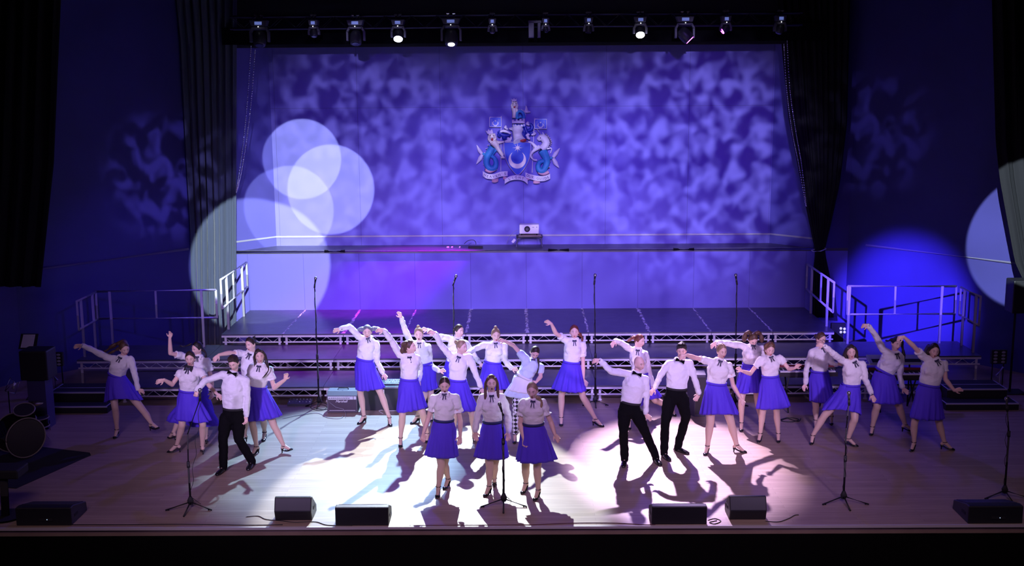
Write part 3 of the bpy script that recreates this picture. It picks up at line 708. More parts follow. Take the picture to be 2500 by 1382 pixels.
    dt = bpy.data.textures.get('folds') or bpy.data.textures.new('folds', 'CLOUDS'); dt.noise_scale = .075; dt.noise_depth = 1
    dm = tx.modifiers.new('folds', 'DISPLACE'); dm.texture = dt; dm.strength = .025; dm.mid_level = .5; dm.texture_coords = 'GLOBAL'
    # cuffs, collar, bow, buttons
    if g('sleeve', 'long') == 'long' or male:
        for A_ in (AL, AR):
            E_ = MB(); E_.tube([A_[1].lerp(A_[2], .90), A_[1].lerp(A_[2], 1.02)], [.036*k, .034*k], 14); E_.build('cuff', Ms, root, True)
    nb = N+V(0, 0, -.004); cu_ = (hp(0, -.02, -.08)-nb).normalized(); cx = (hx-cu_*hx.dot(cu_)).normalized(); cf = cu_.cross(cx); cf = cf if cf.dot(Fd) > 0 else -cf
    E_ = MB(); Rr = []
    for dz, rr in ((0, .073), (.03, .064), (.042, .060), (.026, .078), (.002, .088)):
        Rr.append([nb+cu_*(dz+.0*math.sin(2*PI*j/24))+(cx*math.cos(2*PI*j/24)+cf*math.sin(2*PI*j/24)*.9)*rr*k for j in range(24)])
    E_.rings(Rr, False); Mc = mat('black_collar', (.015, .015, .02), .7) if g('blackcollar') else Ms
    for s in (-1, 1):
        p = nb+cf*.074*k+cx*s*.004; E_.prism([p+cu_*.022, p+cx*s*.060+cu_*.014-cf*.022, p+cx*s*.058-cu_*.045+cf*.016, p-cu_*.006+cf*.014], cf*.010)
    E_.build('collar', Mc, root, False)
    bw = nb+cf*.090*k+cu_*.0; E_ = MB()
    bs = 1.35 if male else .68
    for s in (-1, 1):
        E_.prism([bw+cx*s*.004+cu_*.008, bw+cx*s*.048*bs+cu_*.024*bs, bw+cx*s*.052*bs-cu_*.022*bs, bw+cx*s*.004-cu_*.008], cf*.014)
        if not male and not g('dress'): E_.prism([bw+cx*s*.002, bw+cx*s*.014, bw+cx*s*.027-cu_*.075+cf*.045, bw+cx*s*.016-cu_*.078+cf*.045], cf*.006)
    E_.obox(bw+cf*.01, cx*.009, cf*.009, cu_*.010); E_.build('bow_tie' if male else 'neck_ribbon', M_TROU if male else M_RIB, root)
    if g('glasses'):
        E_ = MB()
        for s in (-1, 1):
            E_.tube([hp(s*.032+.024*math.cos(a*PI/6), .098, .010+.019*math.sin(a*PI/6)) for a in range(13)], .0022, 5)
            E_.tube([hp(s*.056, .097, .012), hp(s*.078, -.005, .01)], .0018, 5)
        E_.tube([hp(-.008, .099, .014), hp(.008, .099, .014)], .002, 5); E_.build('glasses', M_BLACK, root)
    # ---- skirt or trousers
    if male:
        P_ = MB(); P_.rings([ringe(W-sp*d, a*q, bq*q, sp) for d, a, bq in ((-.01, .146, .11), (.03, .15, .115), (.1, .158, .125), (.17, .15, .12), (.22, .11, .1))])
        for Hp, K_, (A, h, up) in ((HL, KL, feet[0]), (HR, KR, feet[1])):
            P_.chain([Hp, Hp.lerp(K_, .5), K_], [.11*k, .094*k, .073*k]); P_.chain([K_, K_.lerp(A, .4)+V(0, .01, 0), K_.lerp(A, .92)], [.070*k, .068*k, .062*k]); P_.cap(K_.lerp(A, .8), A+V(0, 0, -.02), .06*k, .060*k)
        tr_ = P_.build('trousers', M_TROU, root, True, voxel=.0115, sm=3)
        dm = tr_.modifiers.new('folds', 'DISPLACE'); dm.texture = dt; dm.strength = .018; dm.texture_coords = 'GLOBAL'
        E_ = MB(); E_.rings([ringe(W-sp*d, .1535*q, .117*q, sp) for d in (-.012, .018)], False); E_.build('belt', M_BLACK, root, solid=.006)
    else:
        hl, hr = T(g('hem')[0]), T(g('hem')[1]); Ys = g('Ysk', Yb); a = atY(*hl, Ys); c = atY(*hr, Ys)
        hc_ = (a+c)/2; hw = (c-a).length/2; ax = (c-a).normalized(); npl = g('pleats', 11); arc = g('arc', 0.)
        n = 120; Rr = []; NR = 14; ph = g('seed', len(COL.objects) % 7)
        dpt = max(.17, min(.30, hw*.72))
        for i in range(NR+1):
            t = i/NR; e = t**.85; cen = (W-sp*.012).lerp(hc_, t); xx = hx.lerp(ax, t).normalized(); yy = V(-xx.y, xx.x, 0).normalized()
            aa = .126*q+(hw-.126*q)*(e if hw > .2 else t); bb_ = .104*q+(dpt-.104*q)*min(1, 1.5*t)**.8
            aa = max(aa, (.126+.04*min(1, t*5))*q)
            rr = []
            for j in range(n):
                th = 2*PI*j/n; pl = 1+(.045*math.sin(npl*th+ph+.8*math.sin(2*th+ph))+.035*math.sin((npl*2-5)*th+ph*2)+.03*math.sin((npl+4)*th-ph)+.05*math.sin(3*th+ph))*t**.8*min(1, t*2)
                p = cen+xx*(aa*pl*math.cos(th))+yy*(bb_*pl*math.sin(th)*g('dpk', 1.))
                p.z += arc*t*t*abs(math.sin(th))**1.5+.004*t*math.sin(npl*th+ph+1)
                rr.append(p)
            need = [0.]*n; zc = sum(p.z for p in rr)/n
            for Hp, K_, (A, h, up) in ((HL, KL, feet[0]), (HR, KR, feet[1])):
                for dz_ in (-.04, 0, .04):
                    zq_ = zc+dz_
                    if zq_ > Hp.z: lc = Hp; 
                    elif zq_ > K_.z: lc = Hp.lerp(K_, (Hp.z-zq_)/max(.01, Hp.z-K_.z))
                    else: lc = K_.lerp(A, (K_.z-zq_)/max(.01, K_.z-A.z))
                    rl_ = (.082-.02*t)*lk*k*min(1, .45+t*2)+.012; ox, oy = lc.x-cen.x, lc.y-cen.y; o2 = ox*ox+oy*oy
                    for j in range(n):
                        dx, dy = rr[j].x-cen.x, rr[j].y-cen.y; m_ = math.hypot(dx, dy) or 1; dx /= m_; dy /= m_
                        pr = ox*dx+oy*dy; disc = rl_*rl_-o2+pr*pr
                        if disc > 0 and pr+math.sqrt(disc) > 0: need[j] = max(need[j], (pr+math.sqrt(disc))/m_)
            ns = [max(need[(j+d_) % n]*(1-.012*abs(d_)) for d_ in range(-7, 8)) for j in range(n)]
            ns = [sum(ns[(j+d_) % n] for d_ in range(-3, 4))/7 for j in range(n)]
            for j in range(n):
                if ns[j] > 1:
                    rr[j] = V(cen.x+(rr[j].x-cen.x)*ns[j], cen.y+(rr[j].y-cen.y)*ns[j], rr[j].z)
            Rr.append(rr)
        E_ = MB(); E_.rings(Rr, False); E_.build('skirt', M_DRESS if g('dress') else M_SKIRT, root, True, solid=.004)
        E_ = MB(); E_.rings([ringe(W-sp*d, .142*q, .119*q, sp) for d in (-.012, .024)], False); E_.build('waistband', M_WHITE if g('dress') else (M_BAND if g('belt') else M_SKIRT), root, True, solid=.006)
        if g('dress'):
            E_ = MB(); f0 = W+Fd*.112*q; e0 = Rr[9][90 if Rr[9][90].y < Rr[9][30].y else 30]
            for i in (0,): E_.rings([[Rr[i_][j]+(Rr[i_][j]-(W.lerp(hc_, i_/NR))).normalized()*.006 for j in range(68, 113)] for i_ in range(0, 11)], False, 0, False)
            E_.build('apron', M_WHITE, root, True, solid=.004)
            for Hp, K_, (A, h, up) in ((HL, KL, feet[0]), (HR, KR, feet[1])):
                E_ = MB(); E_.chain([Hp.lerp(K_, .5), K_, K_.lerp(A, .35)+V(0, .018, 0), A], [.080, .061, .062, .036]); E_.build('tights', checker(), root, True)
    # ---- shoes
    for (A, h, up) in feet:
        E_ = MB(); side = V(-h.y, h.x, 0); z0 = A.z-aH; pitch = 0
        def fp(s, w_, z): return A+h*s+side*w_+V(0, 0, z-aH)
        if up:                                    # raised toe, heel down
            def fp(s, w_, z): return A+h*s+side*w_+V(0, 0, z-aH+max(0, s)*up)
        if male:
            prof = [(-.065, .026, .0, .05), (-.03, .036, 0, .09), (.03, .038, 0, .085), (.10, .044, 0, .06), (.16, .044, 0, .048), (.205, .028, 0, .035), (.215, .010, .005, .02)]
        else:
            prof = [(-.052, .014, .062, .09), (-.035, .025, .052, .082), (.0, .027, .035, .055), (.05, .031, .012, .03), (.09, .038, .0, .034), (.125, .034, 0, .038), (.15, .022, 0, .028), (.163, .008, .004, .016)]
        Rr = []
        for s, w_, za, zb in prof:
            Rr.append([fp(s, w_*math.cos(2*PI*j/14), (za+zb)/2+(zb-za)/2*math.sin(2*PI*j/14)) for j in range(14)])
        E_.rings(Rr)
        if not male: E_.tube([fp(-.035, 0, .065), fp(-.036, 0, .03), fp(-.038, 0, 0)], [.020, .010, .009], 10)
        sho = E_.build('shoe', M_SHOE, root, True)
        if not male:
            E_ = MB(); E_.tube([A+V(0, 0, -.0)+(h*math.cos(a*PI/8)+side*math.sin(a*PI/8))*.036+h*.006 for a in range(17)], .005, 6); E_.build('ankle_strap', M_SHOE, sho, True)
    return root, dict(AL=AL, AR=AR, H=H, N=N, W=W)
RA, RB, RC, RD, RE, RF = ((150, 740), 3.005), ((740, 730), 3.636), ((980, 760), 2.82), ((1400, 760), 3.291), ((1680, 760), 3.838), ((1920, 760), 3.84)
PEOPLE = [
 (RA, 'young woman at far left, dark hair swept sideways, arm out towards the wing', dict(hd=(463, 335), hv=(35, 25, 10), nk=(445, 400), sl=(352, 405), sr=(508, 412), la=[(240, 350), (150, 308), (70, 325)], ra=[(540, 525), (562, 635), (628, 655)], wa=(405, 522), hem=[(322, 730), (578, 715)], arc=.10, ll=[(392, 760), (408, 925), (402, 970)], rl=[(600, 790), (662, 885), (725, 900)], rlup=.35, rlY=3.85, hair=('brown', 'long0'), locks=[([(455, 290), (400, 300), (350, 335), (310, 360)], .07, .02, .05), ([(440, 330), (390, 350), (340, 375)], .06, .02, .03)])),
 (RA, 'dark-haired woman with hand raised high, standing behind the girl with the black collar', dict(hd=(995, 335), hv=(-35, 15, -8), nk=(1005, 392), sl=(885, 390), sr=(1070, 425), la=[(800, 368), (795, 258), (810, 195)], ra=[(1100, 555), (1108, 650), (1098, 700)], wa=(1010, 600), hem=[(868, 830), (1092, 850)], ll=[(870, 840), (822, 950), (760, 975)], rl=[(1050, 850), (1060, 975), (1062, 1005)], sleeve='short', hair=('black', 'pony'), locks=[([(1020, 330), (1060, 370), (1050, 430)], .03, .015, .02), ([(950, 300), (900, 320), (870, 310)], .025, .015, .06)], Yb=3.95)),
 (RA, 'young woman with a wide black collar and cap sleeves behind the left microphone', dict(hd=(945, 408), hv=(5, 10, 0), nk=(942, 475), sl=(875, 510), sr=(1022, 505), la=[(812, 598), (752, 562), (695, 580)], ra=[(1080, 600), (1140, 665), (1175, 695)], wa=(930, 638), hem=[(835, 840), (1062, 855)], ll=[(885, 890), (848, 1040), (795, 1088)], rl=[(1035, 885), (1035, 1050), (1035, 1085)], sleeve='short', slen=.4, blackcollar=1, hair=('dark', 'lowbun'))),
 (RA, 'young man in white shirt and bow tie reaching down to the left microphone', dict(male=1, hd=(1265, 440), hv=(-10, 25, 5), nk=(1262, 515), sl=(1190, 525), sr=(1355, 565), la=[(1055, 570), (985, 645), (990, 690)], las=(-.8, -.4, -.3), ra=[(1365, 700), (1357, 830), (1350, 870)], wa=(1260, 768), ll=[(1185, 990), (1188, 1195), (1115, 1275)], rl=[(1300, 1000), (1395, 1125), (1355, 1235)], rlY=2.35, hair=('dark', 'short'), lcurl=.8)),
 (RA, 'smiling young woman half hidden behind the man at the left microphone', dict(hd=(1388, 305), hv=(-25, 5, 10), nk=(1390, 365), sl=(1315, 370), sr=(1450, 400), la=[(1235, 365), (1155, 380), (1112, 425)], ra=[(1470, 510), (1440, 590), (1400, 620)], wa=(1385, 590), hem=[(1290, 830), (1500, 840)], ll=[(1350, 850), (1345, 960), (1335, 1000)], rl=[(1480, 850), (1490, 945), (1490, 985)], sleeve='short', hair=('dark', 'backbun'), locks=[([(1430, 290), (1460, 300)], .025, .015, .05)])),
 (RA, 'woman with long brown hair in a short sleeved blouse, leg kicked towards the lit floor', dict(hd=(1455, 390), hv=(15, 5, 8), nk=(1458, 455), sl=(1395, 475), sr=(1525, 490), la=[(1370, 590), (1340, 680), (1330, 720)], ra=[(1560, 622), (1640, 562), (1655, 500)], wa=(1440, 610), hem=[(1370, 850), (1612, 825)], arc=0, ll=[(1400, 880), (1432, 1050), (1405, 1108)], rl=[(1560, 900), (1632, 1050), (1712, 1040)], rlup=.45, rlY=2.95, sleeve='short', hair=('dark', 'long'), locks=[([(1500, 430), (1520, 490), (1470, 555)], .024, .008, -.15)])),
 (RB, 'young woman with flying curly pigtails in the blue light in front of the guitar amplifier', dict(hd=(570, 293), hv=(5, 8, 0), nk=(580, 350), sl=(500, 340), sr=(650, 400), la=[(410, 245), (330, 265), (255, 288)], ra=[(658, 555), (710, 660), (742, 705)], wa=(548, 530), hem=[(470, 800), (692, 785)], ll=[(510, 840), (540, 1035), (515, 1095)], rl=[(690, 840), (765, 1050), (775, 1120)], hair=('grey', 'cap'), locks=[([(528, 272), (508, 262), (494, 282)], .055, .035, .02), ([(612, 270), (648, 258), (680, 285), (692, 312)], .055, .03, .02)])),
 (RB, 'woman with swinging brown hair and head turned right, left of the front row', dict(hd=(952, 428), hv=(70, 5, 10), nk=(950, 490), sl=(855, 492), sr=(1010, 520), la=[(785, 370), (715, 275), (640, 278)], ra=[(1040, 620), (1030, 720), (1025, 770)], ras=(.6, .6, 0), wa=(942, 705), hem=[(838, 985), (1085, 960)], ll=[(882, 1030), (866, 1230), (865, 1300)], rl=[(1060, 1010), (1100, 1190), (1110, 1240)], hair=('brown', 'cap'), locks=[([(905, 390), (885, 430), (880, 480)], .055, .03, -.04), ([(930, 400), (905, 450), (905, 490)], .05, .03, .02)])),
 (RB, 'laughing woman with one arm flung straight up, behind the woman with swinging brown hair', dict(hd=(1027, 315), hv=(0, 5, 5), nk=(1035, 385), sl=(955, 390), sr=(1110, 425), la=[(893, 245), (872, 168), (840, 92)], ra=[(1130, 590), (1210, 640), (1258, 630)], wa=(1075, 570), hem=[(1000, 800), (1190, 790)], ll=[(1080, 850), (1015, 1035), (985, 1095)], rl=[(1130, 850), (1140, 1010), (1140, 1060)], mouth=.9, hair=('light', 'bun'))),
 (RB, 'woman in profile facing right, both arms out, behind the one with the small bun', dict(hd=(1385, 285), hv=(45, 5, 0), nk=(1372, 350), sl=(1295, 352), sr=(1440, 392), la=[(1185, 330), (1105, 275), (1060, 265)], ra=[(1520, 500), (1570, 570), (1600, 600)], wa=(1340, 560), hem=[(1240, 800), (1450, 800)], Y=5.35, llY=5.35, rlY=5.35, ll=[(1290, 830), (1290, 980), (1290, 1020)], rl=[(1400, 830), (1410, 980), (1410, 1020)], hair=('dark', 'lowbun'))),
 (RB, 'woman with a small bun looking right, cream blouse, one arm bent above her shoulder', dict(hd=(1408, 428), hv=(55, 10, 5), nk=(1385, 500), sl=(1300, 500), sr=(1475, 515), la=[(1220, 400), (1170, 300), (1112, 290)], ra=[(1525, 650), (1582, 790), (1600, 830)], wa=(1370, 712), hem=[(1285, 980), (1545, 975)], Y=3.5, llY=3.5, rlY=3.5, ll=[(1340, 1020), (1330, 1190), (1330, 1250)], rl=[(1500, 1020), (1520, 1190), (1540, 1240)], hair=('light', 'backbun'))),
 (RC, 'fair-haired woman with a topknot facing front in the middle of the back row', dict(hd=(650, 165), hv=(10, 10, 0), nk=(650, 218), sl=(575, 232), sr=(708, 242), la=[(500, 262), (460, 285), (430, 290)], ra=[(712, 340), (760, 395), (800, 402)], wa=(628, 345), hem=[(525, 515), (745, 525)], Y=4.5, llY=4.5, rlY=4.5, ll=[(590, 560), (590, 690), (590, 720)], rl=[(680, 560), (690, 690), (690, 720)], hair=('light', 'bun'))),
 (RC, 'girl in a pale puff-sleeved dress with an apron and checked tights', dict(hd=(918, 285), hv=(10, 35, -12), nk=(905, 340), sl=(850, 325), sr=(955, 385), la=[(770, 235), (712, 205), (672, 195)], ra=[(958, 450), (930, 485), (912, 500)], wa=(848, 445), hem=[(712, 575), (912, 600)], dress=1, shirt=M_DRESS, Y=3.6, llY=3.5, rlY=3.7, ll=[(792, 700), (782, 860), (778, 905)], rl=[(880, 700), (900, 850), (905, 890)], sleeve='puff', hair=('dark', 'cap'), locks=[([(940, 320), (945, 380), (925, 450)], .02, .01, -.12)], k=.93, dpk=.8)),
 (RC, 'woman with a red ponytail and short sleeves, legs wide, beside a rear microphone stand', dict(hd=(1190, 143), hv=(0, 0, 0), nk=(1190, 193), sl=(1125, 195), sr=(1248, 235), la=[(1062, 150), (1032, 85), (985, 60)], ra=[(1250, 370), (1252, 470), (1278, 505)], wa=(1172, 345), hem=[(1042, 530), (1270, 545)], ll=[(1102, 580), (1100, 728), (1100, 780)], rl=[(1250, 590), (1335, 740), (1388, 788)], sleeve='short', hair=('auburn', 'pony'), locks=[([(1220, 150), (1245, 185), (1240, 215)], .035, .012, .04)], mouth=.4)),
 (RC, 'woman in the front row left, short sleeves and scraped-back dark hair, arms at her sides', dict(hd=(297, 508), hv=(5, 18, 0), nk=(298, 572), sl=(222, 600), sr=(375, 600), la=[(185, 740), (152, 838), (148, 885)], ra=[(405, 755), (405, 858), (400, 905)], wa=(293, 742), hem=[(172, 985), (392, 992)], Yb=1.3, ll=[(275, 1060), (255, 1205), (250, 1268)], rl=[(295, 1050), (322, 1150), (312, 1205)], sleeve='short', slen=.62, belt=1, parting=1, hair=('dark', 'lowbun'), mouth=.6)),
 (RC, 'woman in the front row centre with long loose brown hair at the microphone', dict(hd=(620, 495), hv=(5, 3, 0), nk=(622, 570), sl=(558, 592), sr=(690, 592), la=[(522, 720), (508, 830), (515, 895)], ra=[(738, 720), (738, 830), (735, 892)], wa=(630, 752), hem=[(512, 995), (738, 1000)], Yb=1.3, ll=[(608, 1070), (605, 1200), (580, 1265)], rl=[(640, 1060), (640, 1150), (640, 1185)], belt=1, hair=('brown', 'long'), mouth=.8)),
 (RC, 'woman in the front row right with a fair side ponytail, bluish short-sleeved blouse', dict(hd=(902, 548), hv=(-12, 12, 5), nk=(905, 615), sl=(838, 630), sr=(972, 630), la=[(818, 775), (842, 875), (850, 915)], ra=[(1030, 765), (1055, 845), (1082, 885)], wa=(908, 768), hem=[(790, 1020), (1058, 1015)], Yb=1.05, ll=[(855, 1080), (857, 1180), (830, 1250)], rl=[(935, 1080), (942, 1225), (915, 1298)], sleeve='short', slen=.6, belt=1, hair=('light', 'lowbun'), locks=[([(935, 590), (965, 620), (960, 670)], .03, .012, -.06)], mouth=.7, bk=1.05)),
 (RD, 'bald man in a white shirt and black bow tie leaning with one arm out', dict(male=1, hd=(528, 418), hv=(35, 20, 15), nk=(505, 498), sl=(425, 500), sr=(580, 545), la=[(298, 480), (208, 390), (145, 402)], las=(-.3, -.3, -.3), ra=[(590, 700), (578, 825), (622, 865)], wa=(460, 728), ll=[(402, 960), (412, 1180), (402, 1245)], rl=[(572, 960), (662, 1165), (690, 1225)], hair=('black', 'bald'))),
 (RD, 'dark-haired man in bow tie with a hand passing across his face', dict(male=1, hd=(868, 315), hv=(-10, 15, 0), nk=(850, 395), sl=(765, 420), sr=(930, 415), la=[(700, 510), (652, 618), (622, 655)], ra=[(970, 535), (1012, 670), (972, 718)], wa=(828, 615), ll=[(740, 880), (728, 1130), (765, 1190)], rl=[(905, 850), (838, 1085), (920, 1140)], hair=('black', 'short'))),
 (RD, 'auburn-haired woman in profile behind the bald man', dict(hd=(530, 240), hv=(50, 10, 0), nk=(512, 302), sl=(445, 300), sr=(575, 342), la=[(385, 255), (335, 235), (298, 290)], ra=[(612, 510), (640, 600), (632, 650)], wa=(535, 500), hem=[(450, 700), (665, 690)], Yb=4.75, llY=4.2, rlY=4.95, ll=[(470, 760), (445, 930), (455, 970)], rl=[(655, 715), (790, 830), (842, 852)], hair=('auburn', 'cap'), locks=[([(490, 210), (460, 225), (440, 240)], .045, .025, .04)])),
 (RD, 'woman with centre-parted pinned hair whose hand crosses the dark-haired man\'s face', dict(hd=(1192, 322), hv=(15, 12, 5), nk=(1172, 395), sl=(1080, 400), sr=(1250, 440), la=[(965, 370), (905, 350), (840, 378)], las=(-.6, -.8, -.2), ra=[(1282, 595), (1340, 695), (1370, 745)], wa=(1150, 572), hem=[(1030, 830), (1320, 828)], arc=.06, ll=[(1100, 890), (1078, 1078), (1065, 1140)], rl=[(1265, 890), (1310, 1072), (1400, 1112)], rldir=(1, -.25, 0), sleeve='short', parting=1, hair=('light', 'lowbun'), bk=1.08, lk=1.12)),
 (RE, 'woman with brown pigtails and bowed head, arm stretched left behind the centre-parted woman', dict(hd=(608, 265), hv=(5, 40, 5), nk=(600, 335), sl=(490, 320), sr=(690, 350), la=[(365, 300), (262, 292), (195, 345)], ra=[(720, 480), (690, 580), (660, 600)], ras=(.6, .6, 0), wa=(590, 492), hem=[(460, 760), (710, 770)], arc=.05, ll=[(502, 815), (500, 1040), (498, 1105)], rl=[(650, 830), (680, 1010), (685, 1060)], hair=('brown', 'cap'), locks=[([(570, 200), (535, 215), (525, 280)], .055, .035, .0), ([(640, 200), (680, 220), (690, 290)], .055, .03, .0)])),
 (RE, 'girl with curly tied-back fair hair, arms held low to both sides', dict(hd=(765, 362), hv=(5, 12, 0), nk=(768, 430), sl=(680, 455), sr=(862, 440), la=[(582, 585), (505, 560), (445, 515)], ra=[(945, 542), (1000, 532), (1040, 495)], wa=(770, 600), hem=[(650, 905), (955, 875)], ll=[(700, 940), (678, 1140), (662, 1215)], rl=[(830, 940), (845, 1140), (845, 1215)], sleeve='short', slen=.5, hair=('curly', 'curl'), k=.95)),
 (RE, 'woman in glasses whose face is half covered by another dancer\'s hand, near the keyboard', dict(hd=(1242, 262), hv=(30, 10, -5), nk=(1250, 335), sl=(1160, 385), sr=(1310, 390), la=[(1108, 540), (1100, 680), (1078, 728)], ra=[(1345, 480), (1400, 500), (1440, 480)], wa=(1230, 556), hem=[(1150, 835), (1380, 840)], Y=4.3, llY=4.2, rlY=4.4, ll=[(1198, 900), (1195, 1050), (1195, 1090)], rl=[(1330, 900), (1340, 1040), (1345, 1080)], hair=('brown', 'lowbun'), glasses=1)),
 (RE, 'woman in a deep side lunge with shoulder-length hair, behind the right front microphone stand', dict(hd=(1525, 382), hv=(-5, 5, 5), nk=(1545, 465), sl=(1440, 460), sr=(1635, 500), la=[(1362, 400), (1270, 320), (1175, 302)], ra=[(1662, 640), (1720, 778), (1745, 838)], wa=(1530, 682), hem=[(1265, 925), (1615, 975)], arc=.10, ll=[(1280, 975), (1170, 1160), (1145, 1250)], rl=[(1560, 1010), (1500, 1190), (1545, 1250)], rldir=(.9, -.4, 0), hair=('dark', 'wave'), lk=1.05)),
 (RF, 'dark long-haired woman with an arm high above her head, in front of the stage piano', dict(hd=(1030, 305), hv=(10, 8, -10), nk=(1018, 392), sl=(905, 360), sr=(1075, 435), la=[(838, 230), (762, 130), (690, 140)], ra=[(1062, 610), (1088, 720), (1140, 765)], wa=(922, 562), hem=[(780, 835), (1078, 850)], ll=[(850, 890), (806, 1078), (800, 1140)], rl=[(1055, 890), (1112, 1060), (1160, 1115)], hair=('black', 'cap'), locks=[([(1070, 270), (1090, 350), (1105, 450)], .04, .02, .02), ([(990, 260), (955, 280), (930, 270)], .03, .015, .04)], bk=1.12, lk=1.1)),
 (RF, 'dark-haired smiling woman at the far right, short sleeves, bent arm over her head', dict(hd=(1382, 372), hv=(0, 8, -5), nk=(1388, 455), sl=(1280, 425), sr=(1478, 490), la=[(1190, 325), (1098, 238), (1012, 268)], ra=[(1492, 640), (1572, 742), (1635, 730)], wa=(1340, 682), hem=[(1160, 990), (1462, 1000)], ll=[(1200, 1050), (1196, 1225), (1185, 1290)], rl=[(1430, 1040), (1480, 1225), (1580, 1300)], rldir=(.9, -.35, 0), sleeve='short', slen=.5, hair=('dark', 'bob'), bk=1.15, mouth=.5)),
]
PP = []
for (org, sc), lab, D in PEOPLE:
    PP.append(make_person(lab, org, sc, D))
# ================================================================== PROPS
def micstand(label, foot, top, mic=None, tripod=.33, angs=(200, 340, 270), boom=None, round_=False):
    F0 = atZ(*foot, 0.); Tp = atY(*top, F0.y); t = thing('microphone_stand', label, 'microphone stand', (F0.x, F0.y, 0))
    b = MB(); z1 = .9 if Tp.z > 1.2 else Tp.z*.6
    b.tube([V(F0.x, F0.y, .08), V(F0.x, F0.y, z1)], .014, 10); b.build('lower_pole', M_BLK2, t, True)
    b = MB(); b.tube([V(F0.x, F0.y, z1), Tp], .009, 8); b.build('upper_pole', M_BLK2, t, True)
    b = MB(); b.tube([V(F0.x, F0.y, z1-.05), V(F0.x, F0.y, z1+.03)], .022, 10); b.build('clutch', M_BLACK, t, True)
    b = MB(); b.tube([V(F0.x, F0.y, .05), V(F0.x, F0.y, .10), V(F0.x, F0.y, .16)], [.03, .045, .02], 10); b.build('hub', M_BLACK, t, True)
    for a in angs:
        a = math.radians(a); e = V(F0.x+math.cos(a)*tripod, F0.y+math.sin(a)*tripod, .012)
        b = MB(); b.tube([V(F0.x, F0.y, .085), e], .010, 8); b.tube([e-V(math.cos(a), math.sin(a), 0)*.05, e], .0125, 8); b.build('leg', M_BLACK, t, True)
    if boom:
        E1 = atY(*boom, F0.y-.05); b = MB(); b.tube([Tp, E1], .008, 8); b.build('boom', M_BLK2, t, True); Tp = E1
    if mic:
        d = Vector(mic).normalized(); b = MB(); b.tube([Tp-d*.02, Tp+d*.05], .017, 10); b.build('mic_clip', M_BLACK, t, True)
        m = thing('microphone', 'handheld microphone clipped on the '+label, 'microphone', Tp)
        b = MB(); b.tube([Tp-d*.03, Tp+d*.05, Tp+d*.12], [.010, .013, .018], 12); b.build('mic_body', M_BLK2, m, True)
        b = MB(); b.ell(Tp+d*.145, *(lambda x, y: (x*.026, y*.026, d*.032))(*frame_from(d)), 14, 10); b.build('grille', mat('mic_grille', (.25, .25, .27), .35, .8), m, True)
        m['label'] = 'black microphone at the top of the '+label.replace('microphone stand', 'stand')
    # cable spiralling down
    b = MB(); n = 26; b.tube([Tp+V(.0, .02, -.02)]+[V(F0.x+(Tp.x-F0.x)*(1-i/n)+.017*math.cos(i*.9), F0.y+.017*math.sin(i*.9), Tp.z*(1-i/n)+.12*i/n) for i in range(1, n)]+[V(F0.x+.1, F0.y+.12, .008)], .0035, 5)
    b.build('cable', M_CABLE, t, True)
    return t
micstand('front left microphone stand', (466, 1240), (458, 1060), (.15, -.3, .9), boom=(488, 975))
micstand('front centre microphone stand', (1230, 1232), (1227, 1010), (-.25, -.2, .9))
micstand('front right microphone stand', (2059, 1226), (2066, 1045), (-.1, -.1, 1), boom=(2073, 985))
micstand('far right front microphone stand', (2452, 1212), (2459, 1000), (-.1, .1, 1))
micstand('rear microphone stand by the guitar amplifier', (779, 990), (768, 700), (.1, .3, .9), tripod=.24, angs=(200, 340, 270))
micstand('rear microphone stand behind the laughing woman', (1110, 990), (1107, 694), (.3, .3, .9), tripod=.24, angs=(200, 340, 270))
micstand('rear microphone stand beside the red ponytail woman', (1453, 988), (1451, 692), (.1, .3, .9), tripod=.24, angs=(200, 340, 270))
micstand('rear microphone stand right of centre', (1793, 990), (1799, 692), (-.1, .3, .9), tripod=.24, angs=(200, 340, 270))
# floor monitors
def wedge(label, x0, x1, yb, ytop, depth, hexa=False, led=True):
    A_, B_ = atZ(x0, yb, 0), atZ(x1, yb, 0); y = A_.y; h = atY((x0+x1)/2, ytop, y).z
    t = thing('floor_monitor', label, 'floor monitor', ((A_.x+B_.x)/2, y, 0))
    if hexa: prof = [(0, 0), (-.05, h*.45), (.02, h*.98), (.06, h), (depth, .10), (depth, 0)]
    else: prof = [(0, 0), (0, h), (.10, h*1.0), (depth, h*.55), (depth+.02, 0)]
    b = MB(); b.prism([V(A_.x, y+a, z) for a, z in prof], (B_.x-A_.x, 0, 0)); b.build('cabinet', M_BLK2, t, bevel=.012)
    b = MB(); p = prof[2:4] if not hexa else prof[3:5]; (a0, z0), (a1, z1) = p; nn = V(0, z0-z1, a1-a0).normalized()*.006
    q0, q1 = V(0, a0, z0).lerp(V(0, a1, z1), .08), V(0, a0, z0).lerp(V(0, a1, z1), .92)
    b.prism([V(A_.x+.03, y, 0)+q0, V(B_.x-.03, y, 0)+q0, V(B_.x-.03, y, 0)+q1, V(A_.x+.03, y, 0)+q1], nn); b.build('grille', mat('speaker_grille', (.03, .03, .035), .45, .3), t)
    if led:
        b = MB(); cx = (A_.x+B_.x)/2+.03; b.box((cx-.09, y-.012+(-.02 if hexa else 0), h*.28), (cx+.09, y+.01, h*.42)); b.build('connector_panel', M_BLACK, t)
        b = MB(); b.sph(V(cx+.02, y-.015+(-.02 if hexa else 0), h*.36), .005, 6); b.build('power_light', mat('power_light', (.3, .4, .5), .4, emit=((.5, .7, 1), 1.5)), t)
    for s, X in ((-1, A_.x), (1, B_.x)):
        b = MB(); b.box((X-.004, y+.1, h*.35), (X+.004, y+.22, h*.5)); b.build('handle_recess', M_BLACK, t)
wedge('large black floor monitor at the far left corner of the stage', 40, 175, 1284, 1240, .52)
wedge('small angular black floor monitor at the edge of the white light', 672, 762, 1271, 1215, .34, True)
